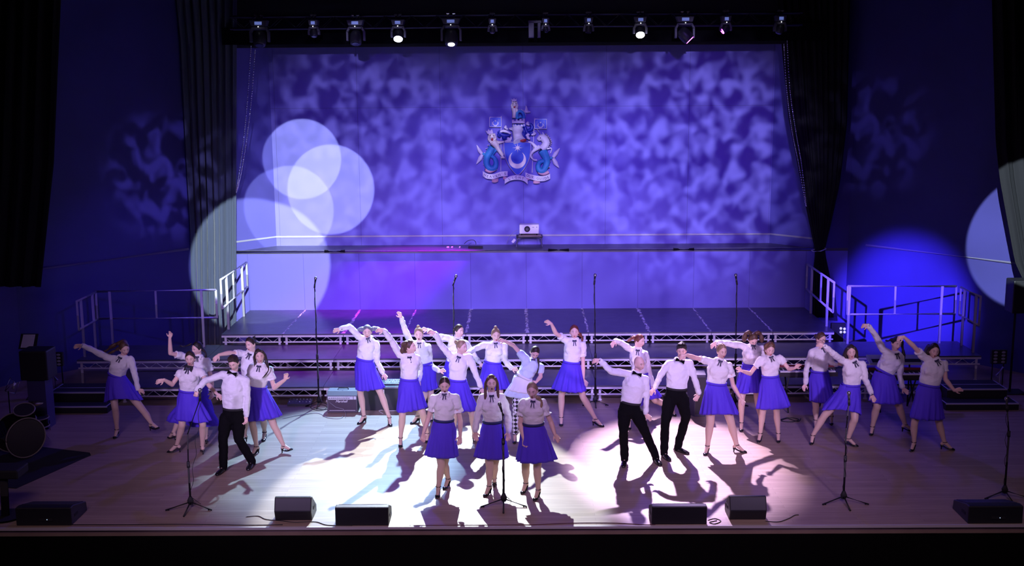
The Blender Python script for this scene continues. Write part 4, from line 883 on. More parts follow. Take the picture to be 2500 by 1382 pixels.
wedge('long black floor monitor standing in the white light', 819, 949, 1284, 1239, .36, led=False)
wedge('long black floor monitor in the dim pink area right of centre', 1591, 1726, 1281, 1237, .36, led=False)
wedge('small angular black floor monitor right of the long one on the right half', 1780, 1870, 1269, 1213, .34, True)
wedge('large black floor monitor at the far right corner of the stage', 2363, 2497, 1279, 1236, .52)
# guitar amplifier
Y0 = atZ(838, 1009, 0).y; A_, B_ = atY(799, 1009, Y0), atY(873, 1009, Y0); top = atY(836, 966, Y0).z+.0
top = atY(836, 967, Y0).z; t = thing('guitar_amplifier', 'small combo guitar amplifier with a pale control panel, standing before the risers', 'amplifier', ((A_.x+B_.x)/2, Y0, 0))
b = MB(); b.prism([V(A_.x, Y0, 0.01), V(A_.x, Y0+.0, top), V(A_.x, Y0+.10, top+.07), V(A_.x, Y0+.30, top+.07), V(A_.x, Y0+.30, .01)], (B_.x-A_.x, 0, 0)); b.build('cabinet', mat('amp_vinyl', (.10, .09, .11), .55, bump=((200, 200, 200), .3, .002)), t, bevel=.01)
zt = top-.005; hh = top
b = MB(); b.box((A_.x+.02, Y0-.008, hh*.80), (B_.x-.07, Y0+.002, hh*.97)); b.box((B_.x-.06, Y0-.008, hh*.80), (B_.x-.015, Y0+.002, hh*.97)); b.build('control_panel', mat('panel_silver', (.62, .62, .66), .4, .3), t)
for i in range(11):
    b = MB(); x = A_.x+.045+i*.034; b.cyl(V(x, Y0-.008, hh*.885), V(x, Y0-.022, hh*.885), .008, 8); b.build('knob', M_BLACK, t)
b = MB(); b.box((A_.x+.025, Y0-.006, .035), (B_.x-.02, Y0+.002, hh*.78)); b.build('grille', mat('amp_grille', (.06, .04, .06), .7), t)
b = MB(); b.box((A_.x+.04, Y0-.010, .05), (B_.x-.035, Y0-.004, .058)); b.build('piping', mat('panel_silver', (1, 1, 1)), t)
mx = (A_.x+B_.x)/2
b = MB(); b.tube([V(mx-.09, Y0+.17, top+.075), V(mx-.08, Y0+.17, top+.10), V(mx+.08, Y0+.17, top+.10), V(mx+.09, Y0+.17, top+.075)], .010, 8); b.build('handle', M_BLACK, t, True)
poly_extrude_text('Marshall', .06, .003, M_WHITE, 'logo', t, Matrix.Translation((mx-.01, Y0-.010, hh*.70)) @ Matrix.Rotation(PI/2, 4, 'X'), shear=.35)
b = MB(); b.tube([V(A_.x+.02, Y0-.02, hh*.86), V(A_.x+.06, Y0-.035, hh*.65), V(A_.x+.16, Y0-.05, hh*.4), V(A_.x+.29, Y0-.06, hh*.3), V(A_.x+.33, Y0-.06, .02), V(A_.x+.36, Y0-.3, .008)], .004, 6); b.build('cable', mat('grey_cable', (.25, .25, .28), .5), t, True)
# flight case behind the dancers
Y0 = 5.25; A_, B_ = atY(884, 1008, Y0), atY(1040, 1008, Y0); top = atY(940, 944, Y0).z
t = thing('flight_case', 'large black flight case behind the first dancers, carrying small audio gear', 'case', ((A_.x+B_.x)/2, Y0, 0))
b = MB(); b.box((A_.x, Y0, 0), (B_.x, Y0+.46, top)); b.build('case_body', mat('case_black', (.03, .03, .035), .5), t, bevel=.008)
b = MB(); b.box((A_.x-.004, Y0-.006, top-.03), (B_.x+.004, Y0+.47, top-.008)); b.build('edge_rail', mat('dull_metal', (.30, .30, .34), .45, .6), t)
b = MB(); b.box((A_.x+.3, Y0-.014, top-.12), (A_.x+.4, Y0-.004, top-.05)); b.build('latch', M_CHROME, t)
def gear(label, x, y, w_, d_, h_, name='mixing_desk', cat='mixer', rot=0, Yg=5.45, zz=None, kn=8):
    c = atZ(x, y, zz); t = thing(name, label, cat, c)
    t.rotation_euler.z = 0
    b = MB(); b.prism([V(c.x-w_/2, c.y-d_/2, c.z), V(c.x-w_/2, c.y-d_/2, c.z+h_*.5), V(c.x-w_/2, c.y+d_/2, c.z+h_), V(c.x-w_/2, c.y+d_/2, c.z)], (w_, 0, 0)); b.build('casing', mat('gear_grey', (.10, .10, .12), .4), t, bevel=.004)
    for i in range(kn):
        for j in range(2):
            u = (i+.5)/kn; p = V(c.x-w_/2+w_*u, c.y-d_*.2+j*d_*.4, c.z+h_*(.66+.22*j)); b = MB(); b.cyl(p, p+V(0, -.004, .016), .008, 6); b.build('knob', M_CHROME if (i+j) % 3 else M_WHITE, t)
gear('small mixing desk with knobs on top of the black flight case', 958, 937, .26, .22, .06, zz=top+.0)
gear('low effects box with white knobs on the left of the flight case', 893, 940, .2, .16, .03, 'effects_unit', 'audio gear', zz=top, kn=4)
c = atZ(735, 985, 0); gear('black effects pedalboard on the floor left of the guitar amplifier', 733, 988, .42, .2, .09, 'effects_unit', 'audio gear', zz=0.0, kn=7)
def loop_cable(label, pts, r=.005, z=.006, m=None):
    P = [atZ(x, y, z) for x, y in smooth_pts(pts, 8)]; b = MB(); b.tube(P, r, 6); tag(b.build('cable', m or M_CABLE, None, True), label, 'cable')
loop_cable('grey cable looping over the lit floor below the amplifier', [(690, 1022), (730, 1014), (775, 1009), (800, 1020), (830, 1022), (838, 1014)], m=mat('grey_cable', (.25, .25, .28)))
loop_cable('coiled black cable by the foot of the stand left of the amplifier', [(765, 995), (790, 1000), (797, 992), (775, 988), (758, 994), (775, 1002), (800, 999)])
loop_cable('thin black cable from the small floor monitor along the left stage front', [(600, 1262), (630, 1260), (650, 1268), (690, 1272), (720, 1275), (770, 1274), (800, 1282), (860, 1283)])
loop_cable('thin black cable lying along the far left stage edge', [(160, 1281), (300, 1281), (450, 1280), (600, 1282), (690, 1281)])
loop_cable('red-black cable along the centre of the stage edge', [(1000, 1283), (1150, 1282), (1300, 1281), (1400, 1277), (1500, 1277), (1570, 1281), (1600, 1281)], m=mat('red_cable', (.10, .02, .03), .5))
loop_cable('tangled black cable beside the long floor monitor right of centre', [(1728, 1270), (1745, 1266), (1760, 1272), (1745, 1279), (1732, 1275), (1750, 1271)])
loop_cable('thin black cable trailing right of the small angular monitor', [(1868, 1272), (1900, 1274), (1925, 1266), (1940, 1258), (1950, 1257)])
loop_cable('white cable on the floor before the flight case', [(935, 1010), (925, 1003), (938, 1001), (950, 1003), (975, 1002)], m=M_WHITE)
loop_cable('heap of black cable on the floor near the keyboard', [(1905, 1025), (1925, 1020), (1950, 1024), (1935, 1030), (1908, 1028), (1922, 1022), (1948, 1029), (1955, 1022)], r=.009)
# loudspeaker behind the centre-parted woman
Y0 = atZ(1702, 1018, 0).y; A_, B_ = atY(1688, 1018, Y0), atY(1722, 1018, Y0); top = atY(1705, 915, Y0).z
t = thing('loudspeaker', 'tall dark loudspeaker standing on the floor behind the centre-parted woman', 'loudspeaker', ((A_.x+B_.x)/2, Y0, 0))
b = MB(); b.prism([V(A_.x+.05, Y0, 0), V(B_.x, Y0, 0), V(B_.x+.02, Y0+.3, 0), V(A_.x-.03, Y0+.3, 0), V(A_.x-.05, Y0+.2, 0)], (0, 0, top)); b.build('cabinet', mat('blue_black', (.05, .045, .08), .5), t, bevel=.01)
b = MB(); b.box((A_.x+.06, Y0-.006, .05), (B_.x-.01, Y0, top-.05)); b.build('grille', mat('speaker_grille', (.03, .03, .035)), t)
# keyboards
def piano(label, x0, x1, ykey, Yk, red=True, panel=False):
    A_, B_ = atY(x0, ykey, Yk), atY(x1, ykey, Yk); z = A_.z; L = B_.x-A_.x; t = thing('stage_piano', label, 'keyboard', ((A_.x+B_.x)/2, Yk, 0))
    b = MB(); b.box((A_.x-.04, Yk-.02, z-.09), (B_.x+.04, Yk+.33, z-.015)); b.box((A_.x-.04, Yk+.14, z-.02), (B_.x+.04, Yk+.33, z+.035)); b.build('case', mat('piano_black', (.03, .025, .03), .3), t, bevel=.006)
    b = MB(); n = int(L/.0235)
    for i in range(n): b.box((A_.x+i*.0235+.0007, Yk-.01, z-.015), (A_.x+(i+1)*.0235-.0007, Yk+.14, z+.004))
    o = b.build('white_keys', mat('key_white', (.85, .85, .82), .3), t); o['kind'] = 'stuff'
    b = MB()
    for i in range(n-1):
        if i % 7 not in (2, 6): b.box((A_.x+(i+1)*.0235-.006, Yk+.045, z+.004), (A_.x+(i+1)*.0235+.006, Yk+.14, z+.014))
    o = b.build('black_keys', M_BLACK, t); o['kind'] = 'stuff'
    if red: b = MB(); b.box((A_.x-.02, Yk+.15, z+.035), (B_.x+.02, Yk+.165, z+.075)); b.build('red_panel', mat('red_panel', (.16, .012, .02), .5), t)
    for s, X in ((-1, A_.x+.15), (1, B_.x-.15)):
        for q in (-1, 1):
            b = MB(); b.tube([V(X, Yk+.15-q*.2, .012), V(X, Yk+.15+q*.15, z-.10)], .014, 8); b.build('stand_leg', M_BLACK, t, True)
    b = MB(); b.box((A_.x+.1, Yk+.0, z-.11), (B_.x-.1, Yk+.3, z-.09)); b.build('stand_bar', M_BLACK, t)
    return z
zk = piano('stage piano with a red back strip behind the girl with curly hair', 1905, 2040, 907, 5.0)
zk2 = piano('second keyboard with visible keys at the right, behind the long-haired dancer', 2130, 2258, 914, 5.0)
A_, B_ = atY(2122, 885, 5.3), atY(2255, 885, 5.3)
t = thing('synthesizer', 'slim synthesizer with a pale lit top on the upper level of the right keyboard stand', 'keyboard', ((A_.x+B_.x)/2, 5.3, 0))
b = MB(); b.prism([V(A_.x, 5.25, A_.z-.03), V(A_.x, 5.25, A_.z), V(A_.x, 5.5, A_.z+.09), V(A_.x, 5.5, A_.z+.03)], (B_.x-A_.x, 0, 0)); b.build('case', mat('synth_top', (.30, .34, .42), .3), t, bevel=.004)
b = MB(); b.prism([V(A_.x+.05, 5.27, A_.z+.01), V(B_.x-.05, 5.27, A_.z+.01), V(B_.x-.05, 5.36, A_.z+.043), V(A_.x+.05, 5.36, A_.z+.043)], (0, 0, .004)); b.build('control_strip', M_BLK2, t)
for X in (A_.x+.2, B_.x-.2):
    b = MB(); b.tube([V(X, 5.42, 0), V(X, 5.42, A_.z)], .014, 8); b.build('stand_leg', M_BLACK, t, True)
# projector on a stool on the ledge
Yp = 11.15; A_, B_ = atY(1268, 570, Yp), atY(1316, 570, Yp); zb, ztp = atY(1290, 571, Yp).z, atY(1290, 548, Yp).z
zs = atY(1290, 575, Yp).z
t = thing('stool', 'low black stool with a rounded frame on the ledge, under the projector', 'stool', ((A_.x+B_.x)/2, Yp, ZL))
b = MB(); b.box((A_.x-.07, Yp-.06, zs-.045), (B_.x+.08, Yp+.27, zs-.012)); b.build('seat', M_BLK2, t, bevel=.01)
for q in (-.04, .24):
    b = MB(); cx, hw = (A_.x+B_.x)/2, (B_.x-A_.x)/2+.05; b.tube(smooth_pts([(cx-hw-.02, Yp+q, ZL+.005), (cx-hw, Yp+q, ZL+.1), (cx-hw+.05, Yp+q, zs-.05), (cx+hw-.05, Yp+q, zs-.05), (cx+hw, Yp+q, ZL+.1), (cx+hw+.02, Yp+q, ZL+.005)], 6), .012, 8); b.build('leg_frame', mat('stool_frame', (.12, .11, .2), .4), t, True)
t = thing('board', 'thin wooden board between the projector and the stool', 'board', ((A_.x+B_.x)/2, Yp, zs))
b = MB(); b.box((A_.x-.02, Yp-.07, zs-.011), (B_.x+.05, Yp+.25, zs+.003)); b.build('panel', mat('pale_board', (.45, .36, .30), .6), t)
t = thing('projector', 'white video projector with a round dark lens, on the ledge under the crest', 'projector', ((A_.x+B_.x)/2, Yp, zb))
b = MB(); b.box((A_.x, Yp-.02, zb+.0), (B_.x, Yp+.24, ztp)); b.build('casing', mat('projector_white', (.85, .85, .85), .35), t, bevel=.02)
lx = atY(1287, 559, Yp).x; lz = atY(1286, 559, Yp).z
b = MB(); b.cyl(V(lx, Yp-.03, lz), V(lx, Yp-.02, lz), .065, 24); b.build('lens_ring', M_BLACK, t); b = MB(); b.cyl(V(lx, Yp-.05, lz), V(lx, Yp-.028, lz), .034, 20, r2=.045); b.build('lens', mat('lens_glass', (.08, .06, .12), .05), t)
b = MB(); b.box((B_.x-.15, Yp-.024, ztp-.07), (B_.x-.11, Yp-.018, ztp-.055)); b.sph(V(B_.x-.05, Yp-.02, ztp-.06), .012, 8); b.build('markings', mat('grey_mark', (.35, .35, .4)), t)
for X in (A_.x+.05, B_.x-.05):
    b = MB(); b.cyl(V(X, Yp, zs+.004), V(X, Yp, zb+.005), .012, 8); b.build('foot', M_BLACK, t)
b = MB(); b.tube([tuple(atY(x, y, Yp)) for x, y in smooth_pts([(1266, 561), (1255, 566), (1243, 580), (1237, 594)], 6)], .004, 5); tag(b.build('cable', mat('grey_cable', (1, 1, 1)), None, True), 'thin grey cable hanging from the left of the projector', 'cable')
c = atY(1254, 588, 11.0); b = MB(); b.obox(c, V(.03, 0, .035), V(0, .012, 0), V(-.02, 0, .017)); tag(b.build('power_adapter', M_WHITE), 'small white plug block hanging beside the stool under the projector', 'adapter')
c = atY(1162, 597, 11.0); b = MB(); b.box((c.x-.17, 10.95, ZL), (c.x+.15, 11.05, ZL+.035)); tag(b.build('socket_strip', M_BLACK), 'black socket strip lying on the ledge left of the projector', 'socket strip')
b = MB(); b.tube([tuple(atY(x, y, 11.0)) for x, y in smooth_pts([(1133, 596), (1142, 588), (1155, 586), (1161, 591), (1162, 597)], 6)], .007, 6); tag(b.build('cable', M_CABLE, None, True), 'black cable looping into the socket strip on the ledge', 'cable')
for i, (x, y) in enumerate(((1093, 594), (1103, 596), (1122, 596))):
    c = atY(x, y, 11.0); b = MB(); b.ell(V(c.x, 11.0, ZL+.02), V(.035-.008*i, 0, 0), V(0, .03, 0), V(.006, 0, .02), 8, 6); tag(b.build('paper_scrap', M_WHITE), ['largest', 'middle', 'smallest, right-hand'][i]+' crumpled white scrap on the ledge left of the socket strip', 'scrap')
# speaker on pole at the far right
t = thing('loudspeaker', 'black loudspeaker on a pole at the far right edge before the wing curtain', 'loudspeaker', (atY(2485, 740, 6.2).x, 6.2, 0))
a, c = atY(2462, 762, 6.2), atY(2515, 682, 6.2); b = MB(); b.box((a.x, 6.05, a.z), (c.x, 6.4, c.z)); b.build('cabinet', M_BLK2, t, bevel=.02)
b = MB(); b.box((a.x+.03, 6.04, a.z+.04), (c.x-.03, 6.05, c.z-.04)); b.build('grille', mat('speaker_grille', (1, 1, 1)), t)
b = MB(); b.tube([V((a.x+c.x)/2-.05, 6.2, 0), V((a.x+c.x)/2-.05, 6.2, a.z)], .02, 10); b.build('pole', M_BLACK, t, True)
b = MB(); b.box(((a.x+c.x)/2-.15, 6.05, 0), ((a.x+c.x)/2+.2, 6.4, .02)); b.build('base_plate', M_BLACK, t)
# multi-lens floor lights on both ends
def blinder(label, px, py, Yb_, s, z0):
    c = atY(px, py, Yb_); t = thing('led_light_panel', label, 'stage light', (c.x, Yb_, z0)); w_, h_ = .14, .26
    b = MB(); b.box((c.x-w_, Yb_, c.z-h_/2), (c.x+w_, Yb_+.08, c.z+h_/2)); b.build('housing', M_BLACK, t, bevel=.01)
    ML = mat('led_lens_dim', (.3, .3, .4), .15)
    for i in range(4):
        for j in range(2):
            b = MB(); p = V(c.x-.07+.14*j, Yb_-.004, c.z-.09+.06*i); b.ell(p, V(.038, 0, 0), V(0, .012, 0), V(0, 0, .022), 12, 8); b.build('lens', ML, t, True)
    b = MB(); b.tube([V(c.x-.1, Yb_+.04, z0+.01), V(c.x-.1, Yb_+.04, c.z-h_/2)], .012, 6); b.tube([V(c.x+.1, Yb_+.04, z0+.01), V(c.x+.1, Yb_+.04, c.z-h_/2)], .012, 6); b.build('bracket', M_BLACK, t)
blinder('dim eight-lens light panel at the far left end of the risers', 134, 878, 6.3, -1, 0)
blinder('dim eight-lens light panel at the far right end of the risers', 2440, 872, 6.3, 1, 0)
for s, (x, y, x2, y2) in ((-1, (127, 911, 140, 929)), (1, (2433, 917, 2450, 896))):
    a, c = atY(x, y, 5.9), atY(x2, y2, 5.9); b = MB(); b.tube([a, c], .022, 8)
    b.tube([V((a.x+c.x)/2, 5.9, 0), (a+c)/2], .008, 6)
    tag(b.build('light_tube', mat('dull_tube', (.35, .35, .42), .3), None, True), 'short slanted pale tube under the %s eight-lens light panel' % ('left' if s < 0 else 'right'), 'tube')
c = atY(2048, 803, 8.9); t = thing('led_light_panel', 'small floor light with two glowing lenses behind the right curtain foot', 'stage light', (c.x, 8.9, Z2))
b = MB(); b.box((c.x-.15, 8.9, c.z-.11), (c.x+.14, 9.0, c.z+.11)); b.build('housing', M_BLACK, t, bevel=.01)
for x, y, m_ in ((2053, 802, 1), (2053, 811, 1), (2062, 803, 1), (2062, 811, 1)):
    p = atY(x, y, 8.88); b = MB(); b.sph(p, .028, 10); b.build('lens', mat('lens_cool', (1, 1, 1), .2, emit=((.6, .75, 1), 4 if x > 2060 else .5)), t, True)
b = MB(); b.box((c.x-.1, 8.9, Z2-.2), (c.x+.1, 9.0, c.z-.1)); b.build('bracket', M_BLACK, t)
# ------------------------------------------------------------------ drum corner, far left
b = MB(); q = [atZ(x, y, 0) for x, y in ((-60, 1185), (40, 1193), (222, 1112), (219, 1106), (118, 1094), (-60, 1070))]; b.prism(q, (0, 0, .008)); tag(b.build('drum_mat', M_BLACK), 'black mat under the drum kit at far left', 'mat')
def drum(name, label, px, py, Yd_, r, dp, axis, legs=0, zfix=None):
    c = atY(px, py, Yd_)
    if zfix is not None: c.z = zfix
    t = thing(name, label, 'drum', (c.x, Yd_, 0)); ax = Vector(axis).normalized()
    b = MB(); b.cyl(c-ax*dp/2, c+ax*dp/2, r, 36); b.build('shell', mat('drum_black', (.02, .018, .025), .25), t, True)
    b = MB(); b.cyl(c+ax*(dp/2), c+ax*(dp/2+.004), r*.96, 36); b.build('drum_head', mat('drum_skin_dark', (.035, .03, .035), .4), t)
    for s in (-1, 1):
        x, y = frame_from(ax); pp = [c+ax*s*dp/2+(x*math.cos(2*PI*j/36)+y*math.sin(2*PI*j/36))*(r+.006) for j in range(37)]; b = MB(); b.tube(pp, .011, 6); b.build('hoop', mat('hoop_grey', (.25, .22, .2), .35), t, True)
    for j in range(legs):
        a = 2*PI*j/legs+.5; b = MB(); p = V(c.x+math.cos(a)*(r+.01), c.y+math.sin(a)*(r+.01), 0); b.tube([p, p+V(0, 0, c.z)], .008, 6); b.build('leg', M_CHROME, t, True)
drum('bass_drum', 'large black bass drum on its side on the black mat', 52, 1112, 2.9, .30, .42, (.75, -.65, 0), 0, .325)
drum('floor_tom', 'black floor tom left of the bass drum, mostly out of the picture', 5, 1080, 3.5, .2, .38, (0, 0, 1), 3)
drum('tom_drum', 'small dark tom above the bass drum', 60, 1012, 3.1, .15, .2, (.15, -.4, .9), 0)
drum('snare_drum', 'shallow dark snare drum behind the bass drum', 92, 1030, 4.1, .17, .14, (0, 0, 1), 3)
c = atY(80, 1008, 3.7); t = thing('cymbal_stand', 'thin chrome stand with shining fittings right of the drums', 'cymbal stand', (c.x, 3.7, 0))
b = MB(); b.tube([V(c.x, 3.7, .2), V(c.x, 3.7, c.z+.15)], .009, 8); b.build('pole', M_CHROME, t, True)
for a in (0, 2.1, 4.2):
    b = MB(); b.tube([V(c.x, 3.7, .35), V(c.x+.24*math.cos(a), 3.7+.24*math.sin(a), .01)], .007, 6); b.build('leg', M_CHROME, t, True)
b = MB(); b.rings([[V(c.x+r*math.cos(2*PI*j/28), 3.7+r*math.sin(2*PI*j/28), c.z+.15+z) for j in range(28)] for r, z in ((.17, .0), (.05, .012), (.03, .03), (.005, .035))]); b.build('cymbal', mat('bronze', (.25, .18, .07), .3, .9), t, True)
for i in range(4):
    b = MB(); b.sph(V(c.x+.01*i, 3.68, c.z-.07*i), .016, 8); b.build('wing_nut', M_CHROME, t, True)
c = atY(34, 948, 3.3); t = thing('cymbal_stand', 'angled chrome stand with a bright reflecting clip at the far left', 'cymbal stand', (c.x, 3.3, 0))
for p, q in (((27, 965), (40, 932)), ((27, 965), (52, 971)), ((40, 932), (50, 945)), ((27, 965), (50, 942)), ((52, 971), (62, 942))):
    b = MB(); b.tube([atY(p[0]-15, p[1]-10, 3.3), atY(q[0]-15, q[1]-10, 3.3)], .007, 6); b.build('rod', M_CHROME, t, True)
b = MB(); b.tube([atY(32, 948, 3.28), atY(36, 936, 3.28)], .022, 8); b.build('clip', M_WHITE, t, True)
b = MB(); a = atY(20, 955, 3.3); b.tube([V(a.x, 3.3, 0), a], .01, 8); b.build('pole', M_CHROME, t, True)
# music stand and dark cabinet
Yc = 4.2; a, c = atY(50, 930, Yc), atY(112, 858, Yc); t = thing('loudspeaker', 'dark cabinet standing on its case at the far left under the music sheet', 'loudspeaker', ((a.x+c.x)/2, Yc, 0))
b = MB(); b.box((a.x, Yc, a.z), (c.x, Yc+.4, c.z)); b.build('cabinet', M_BLK2, t, bevel=.02); b = MB(); b.box((a.x+.08, Yc+.05, 0), (c.x-.08, Yc+.35, a.z)); b.build('plinth', mat('dark_blue_case', (.05, .04, .14), .5), t)
Ym = 5.7; q = [atY(50, 849, Ym), atY(80, 849, Ym), atY(86, 817, Ym+.1), atY(57, 817, Ym+.1)]
t = thing('music_stand', 'black music stand behind the dark cabinet at the far left', 'music stand', (q[0].x, Ym, 0))
b = MB(); b.prism([p+V(0, .02, 0) for p in (q[0]+V(-.05, 0, -.03), q[1]+V(.05, 0, -.03), q[2]+V(.05, 0, .01), q[3]+V(-.05, 0, .01))], (0, .01, 0)); b.build('desk', M_BLACK, t)
mm = (q[0]+q[1])/2; b = MB(); b.tube([V(mm.x, Ym+.2, 0.3), V(mm.x, Ym+.04, mm.z)], .011, 8); b.build('pole', M_BLACK, t, True)
for a_ in (.5, 2.6, 4.7):
    b = MB(); b.tube([V(mm.x, Ym+.2, .32), V(mm.x+.25*math.cos(a_), Ym+.2+.2*math.sin(a_), .01)], .009, 6); b.build('leg', M_BLACK, t, True)
b = MB(); b.prism(q, (0, .006, 0)); tag(b.build('sheet_music', mat('paper', (.75, .74, .8), .7)), 'pale sheet of paper propped on the far left music stand', 'sheet of paper')
# flat-based pole stand at the front left
c = atZ(14, 1262, 0); t = thing('pole_stand', 'thick black pole on a flat base at the front left corner', 'stand', (c.x, c.y, 0)); zt = atY(20, 1165, c.y).z
b = MB(); b.tube([V(c.x, c.y, .02), V(c.x+.02, c.y, zt)], .055, 12); b.build('pole', M_BLACK, t, True); b = MB(); b.cyl(V(c.x, c.y, 0), V(c.x, c.y, .025), .24, 24); b.build('base_plate', M_BLACK, t)
b = MB(); b.box((c.x-.25, c.y-.1, zt), (c.x+.25, c.y+.25, zt+.12)); b.build('top_tray', M_BLACK, t, bevel=.02)
# ================================================================== CREST on the back wall
def cq(x, y, d=0.): p = atY(1130+x/5.53, 220+y/5.53, YB); return V(p.x, YB-.03-d, p.z)
KP = .00164
M_CW = mat('crest_white', (.92, .91, .88), .45); M_CB = mat('crest_blue', (.02, .10, .62), .35); M_CF = mat('crest_fish_blue', (.06, .38, .66), .35, bump=((60, 60, 60), .8, .01))
M_CG = mat('crest_silver_gold', (.90, .84, .68), .4, .1); M_CR = mat('crest_red', (.50, .05, .06), .4); M_CP = mat('crest_pink', (.75, .42, .45), .5); M_CL = mat('crest_lilac', (.62, .55, .70), .5); M_LT = mat('crest_letter', (.12, .12, .22), .6)
ARM = thing('coat_of_arms', 'painted relief coat of arms with shield, helmet, flags and sea-beasts on the back wall', 'coat of arms', cq(740, 900))
def cpoly(name, pts, d, th, m, par=ARM, bev=.006):
    b = MB(); b.prism([cq(x, y, d) for x, y in pts], (0, -th, 0)); return b.build(name, m, par, bevel=bev)
def ctube(b, pts, r, d=.05, n=10, sp=6):
    P = smooth_pts(pts, sp); k = len(P)-1
    rr = [KP*(r if not isinstance(r, (list, tuple)) else np.interp(i/k, np.linspace(0, 1, len(r)), r)) for i in range(k+1)]
    b.tube([cq(x, y, max(d, float(q)-.025)) for (x, y), q in zip(P, rr)], [float(q) for q in rr], n)
sh = smooth_pts([(915, 703), (915, 800), (893, 930), (832, 1050), (740, 1137), (648, 1050), (588, 940), (560, 820), (555, 703)], 5)
SHD = cpoly('shield', sh, 0, .09, M_CB); b = MB(); ctube(b, sh, 5, .09, 6, 2); ctube(b, [(555, 703), (740, 698), (915, 703)], 6, .09); b.build('rim', M_CL, SHD, True)
o_ = [(735+118*math.sin(a), 935+118*-math.cos(a)) for a in np.linspace(.62, 2*PI-.62, 30)]; i_ = [(735+86*math.sin(a), 900+90*-math.cos(a)) for a in np.linspace(2*PI-.80, .80, 30)]
cpoly('crescent', o_+i_, .09, .025, M_CG, SHD, .004)
st = []
for i in range(16):
    a = PI*i/8; r = (72 if i % 4 == 0 else 60) if i % 2 == 0 else 17; st.append((740+r*math.sin(a), 775-r*math.cos(a)))
cpoly('star', st, .09, .025, M_CG, SHD, .003)
# helmet
hb = MB(); ctube(hb, [(745, 480), (740, 520), (735, 580), (750, 640), (765, 690)], [50, 78, 62, 68, 92], .08, 18); ctube(hb, [(620, 512), (660, 520), (720, 505)], [8, 22, 40], .10)
HLM = hb.build('helmet', M_CW, ARM, True, voxel=.012, sm=2); b = MB(); b.ell(cq(812, 672, .13), V(.075, 0, 0), V(0, .05, 0), V(0, 0, .045), 16, 10); b.build('lining', M_CR, HLM, True)
for s_, P in ((-1, [[(650, 590), (600, 560), (545, 548), (505, 560)], [(655, 620), (640, 660), (600, 640)], [(610, 530), (575, 500), (590, 480)], [(560, 690), (610, 680), (650, 676)]]), (1, [[(850, 620), (880, 590), (900, 600)], [(905, 660), (880, 640), (870, 600)], [(920, 600), (960, 590), (980, 570)], [(900, 470), (870, 450), (885, 425)]])):
    b = MB()
    for q in P: ctube(b, q, [10, 20, 14], .09)
    b.build('mantling', M_CW, ARM, True)
for P in ([[(640, 600), (590, 610), (530, 600), (480, 550)], [(600, 650), (560, 640), (570, 600)], [(520, 570), (490, 600), (510, 630)]], [[(790, 500), (830, 560), (810, 640)], [(840, 480), (860, 560), (910, 590), (930, 560)], [(860, 540), (915, 530), (935, 490), (905, 450)], [(780, 560), (820, 600), (850, 660)]]):
    b = MB()
    for q in P: ctube(b, q, [16, 30, 18], .07)
    b.build('mantling', mat('crest_deep_blue', (.015, .03, .33), .4), ARM, True)
# crest above the helmet
b = MB(); ctube(b, [(668, 470), (750, 480), (835, 470)], 17, .10, 12); TR = b.build('torse', M_CW, ARM, True)
b = MB()
for i in range(4): ctube(b, [(690+40*i, 456), (700+40*i, 492)], 9, .115, 6)
b.build('stripe', M_CB, TR, True)
cr = [(665, 445), (662, 395), (690, 395), (690, 410), (715, 410), (715, 388), (740, 388), (740, 408), (765, 408), (765, 385), (790, 385), (790, 405), (812, 405), (812, 380), (838, 380), (836, 445)]
cpoly('castle_crown', cr, .05, .09, M_CL)
b = MB(); ctube(b, [(745, 390), (728, 340), (745, 290), (785, 285), (818, 320), (825, 365), (812, 400)], [26, 24, 22, 24, 24, 22, 20], .08, 12); ctube(b, [(765, 375), (775, 340), (790, 370)], 12, .09); b.build('fish_tail', M_CF, ARM, True)
b = MB()
for i in range(13):
    a = -2.4+i*.33; b.sph(cq(778+66*math.cos(a), 330+66*math.sin(a), .09), .015, 8)
ctube(b, [(838, 292), (858, 262), (852, 205)], [12, 22, 2], .07); ctube(b, [(838, 292), (875, 290), (915, 296)], [12, 20, 2], .07); b.build('fin', M_CW, ARM, True)
def lion(cx, cy, k, flip, mouth=True):
    b = MB(); b.ell(cq(cx, cy, .11), V(.055*k, 0, 0), V(0, .05, 0), V(0, 0, .07*k), 16, 12); b.ell(cq(cx-5, cy+22*k, .15), V(.032*k, 0, 0), V(0, .035, 0), V(0, 0, .028*k), 12, 8)
    for i in range(16):
        a = PI*(i+.5)/8; ctube(b, [(cx+30*k*math.cos(a), cy+10+38*k*math.sin(a)), (cx+58*k*math.cos(a+.2), cy+22+62*k*math.sin(a+.2))], [15*k, 5*k], .09, 7, 2)
    for s in (-1, 1): b.sph(cq(cx+s*34*k, cy-32*k, .11), .018*k, 8)
    return b
b = lion(698, 190, .9, 1); ctube(b, [(690, 240), (695, 300), (690, 375)], [40, 30, 26], .08); ctube(b, [(730, 250), (735, 290)], 16, .09); LH = b.build('lion_crest', M_CG, ARM, True, voxel=.008, sm=1)
b = MB(); b.ell(cq(698, 222, .155), V(.022, 0, 0), V(0, .025, 0), V(0, 0, .028), 10, 8); b.build('mouth', M_CR, LH, True)
b = MB()
for s in (-1, 1): b.sph(cq(698+s*17, 180, .155), .008, 6)
b.build('eye', M_BLACK, LH, True)
cpoly('crown', [(662, 150), (650, 112), (672, 126), (690, 105), (708, 124), (728, 112), (724, 150)], .07, .06, M_CL, LH)
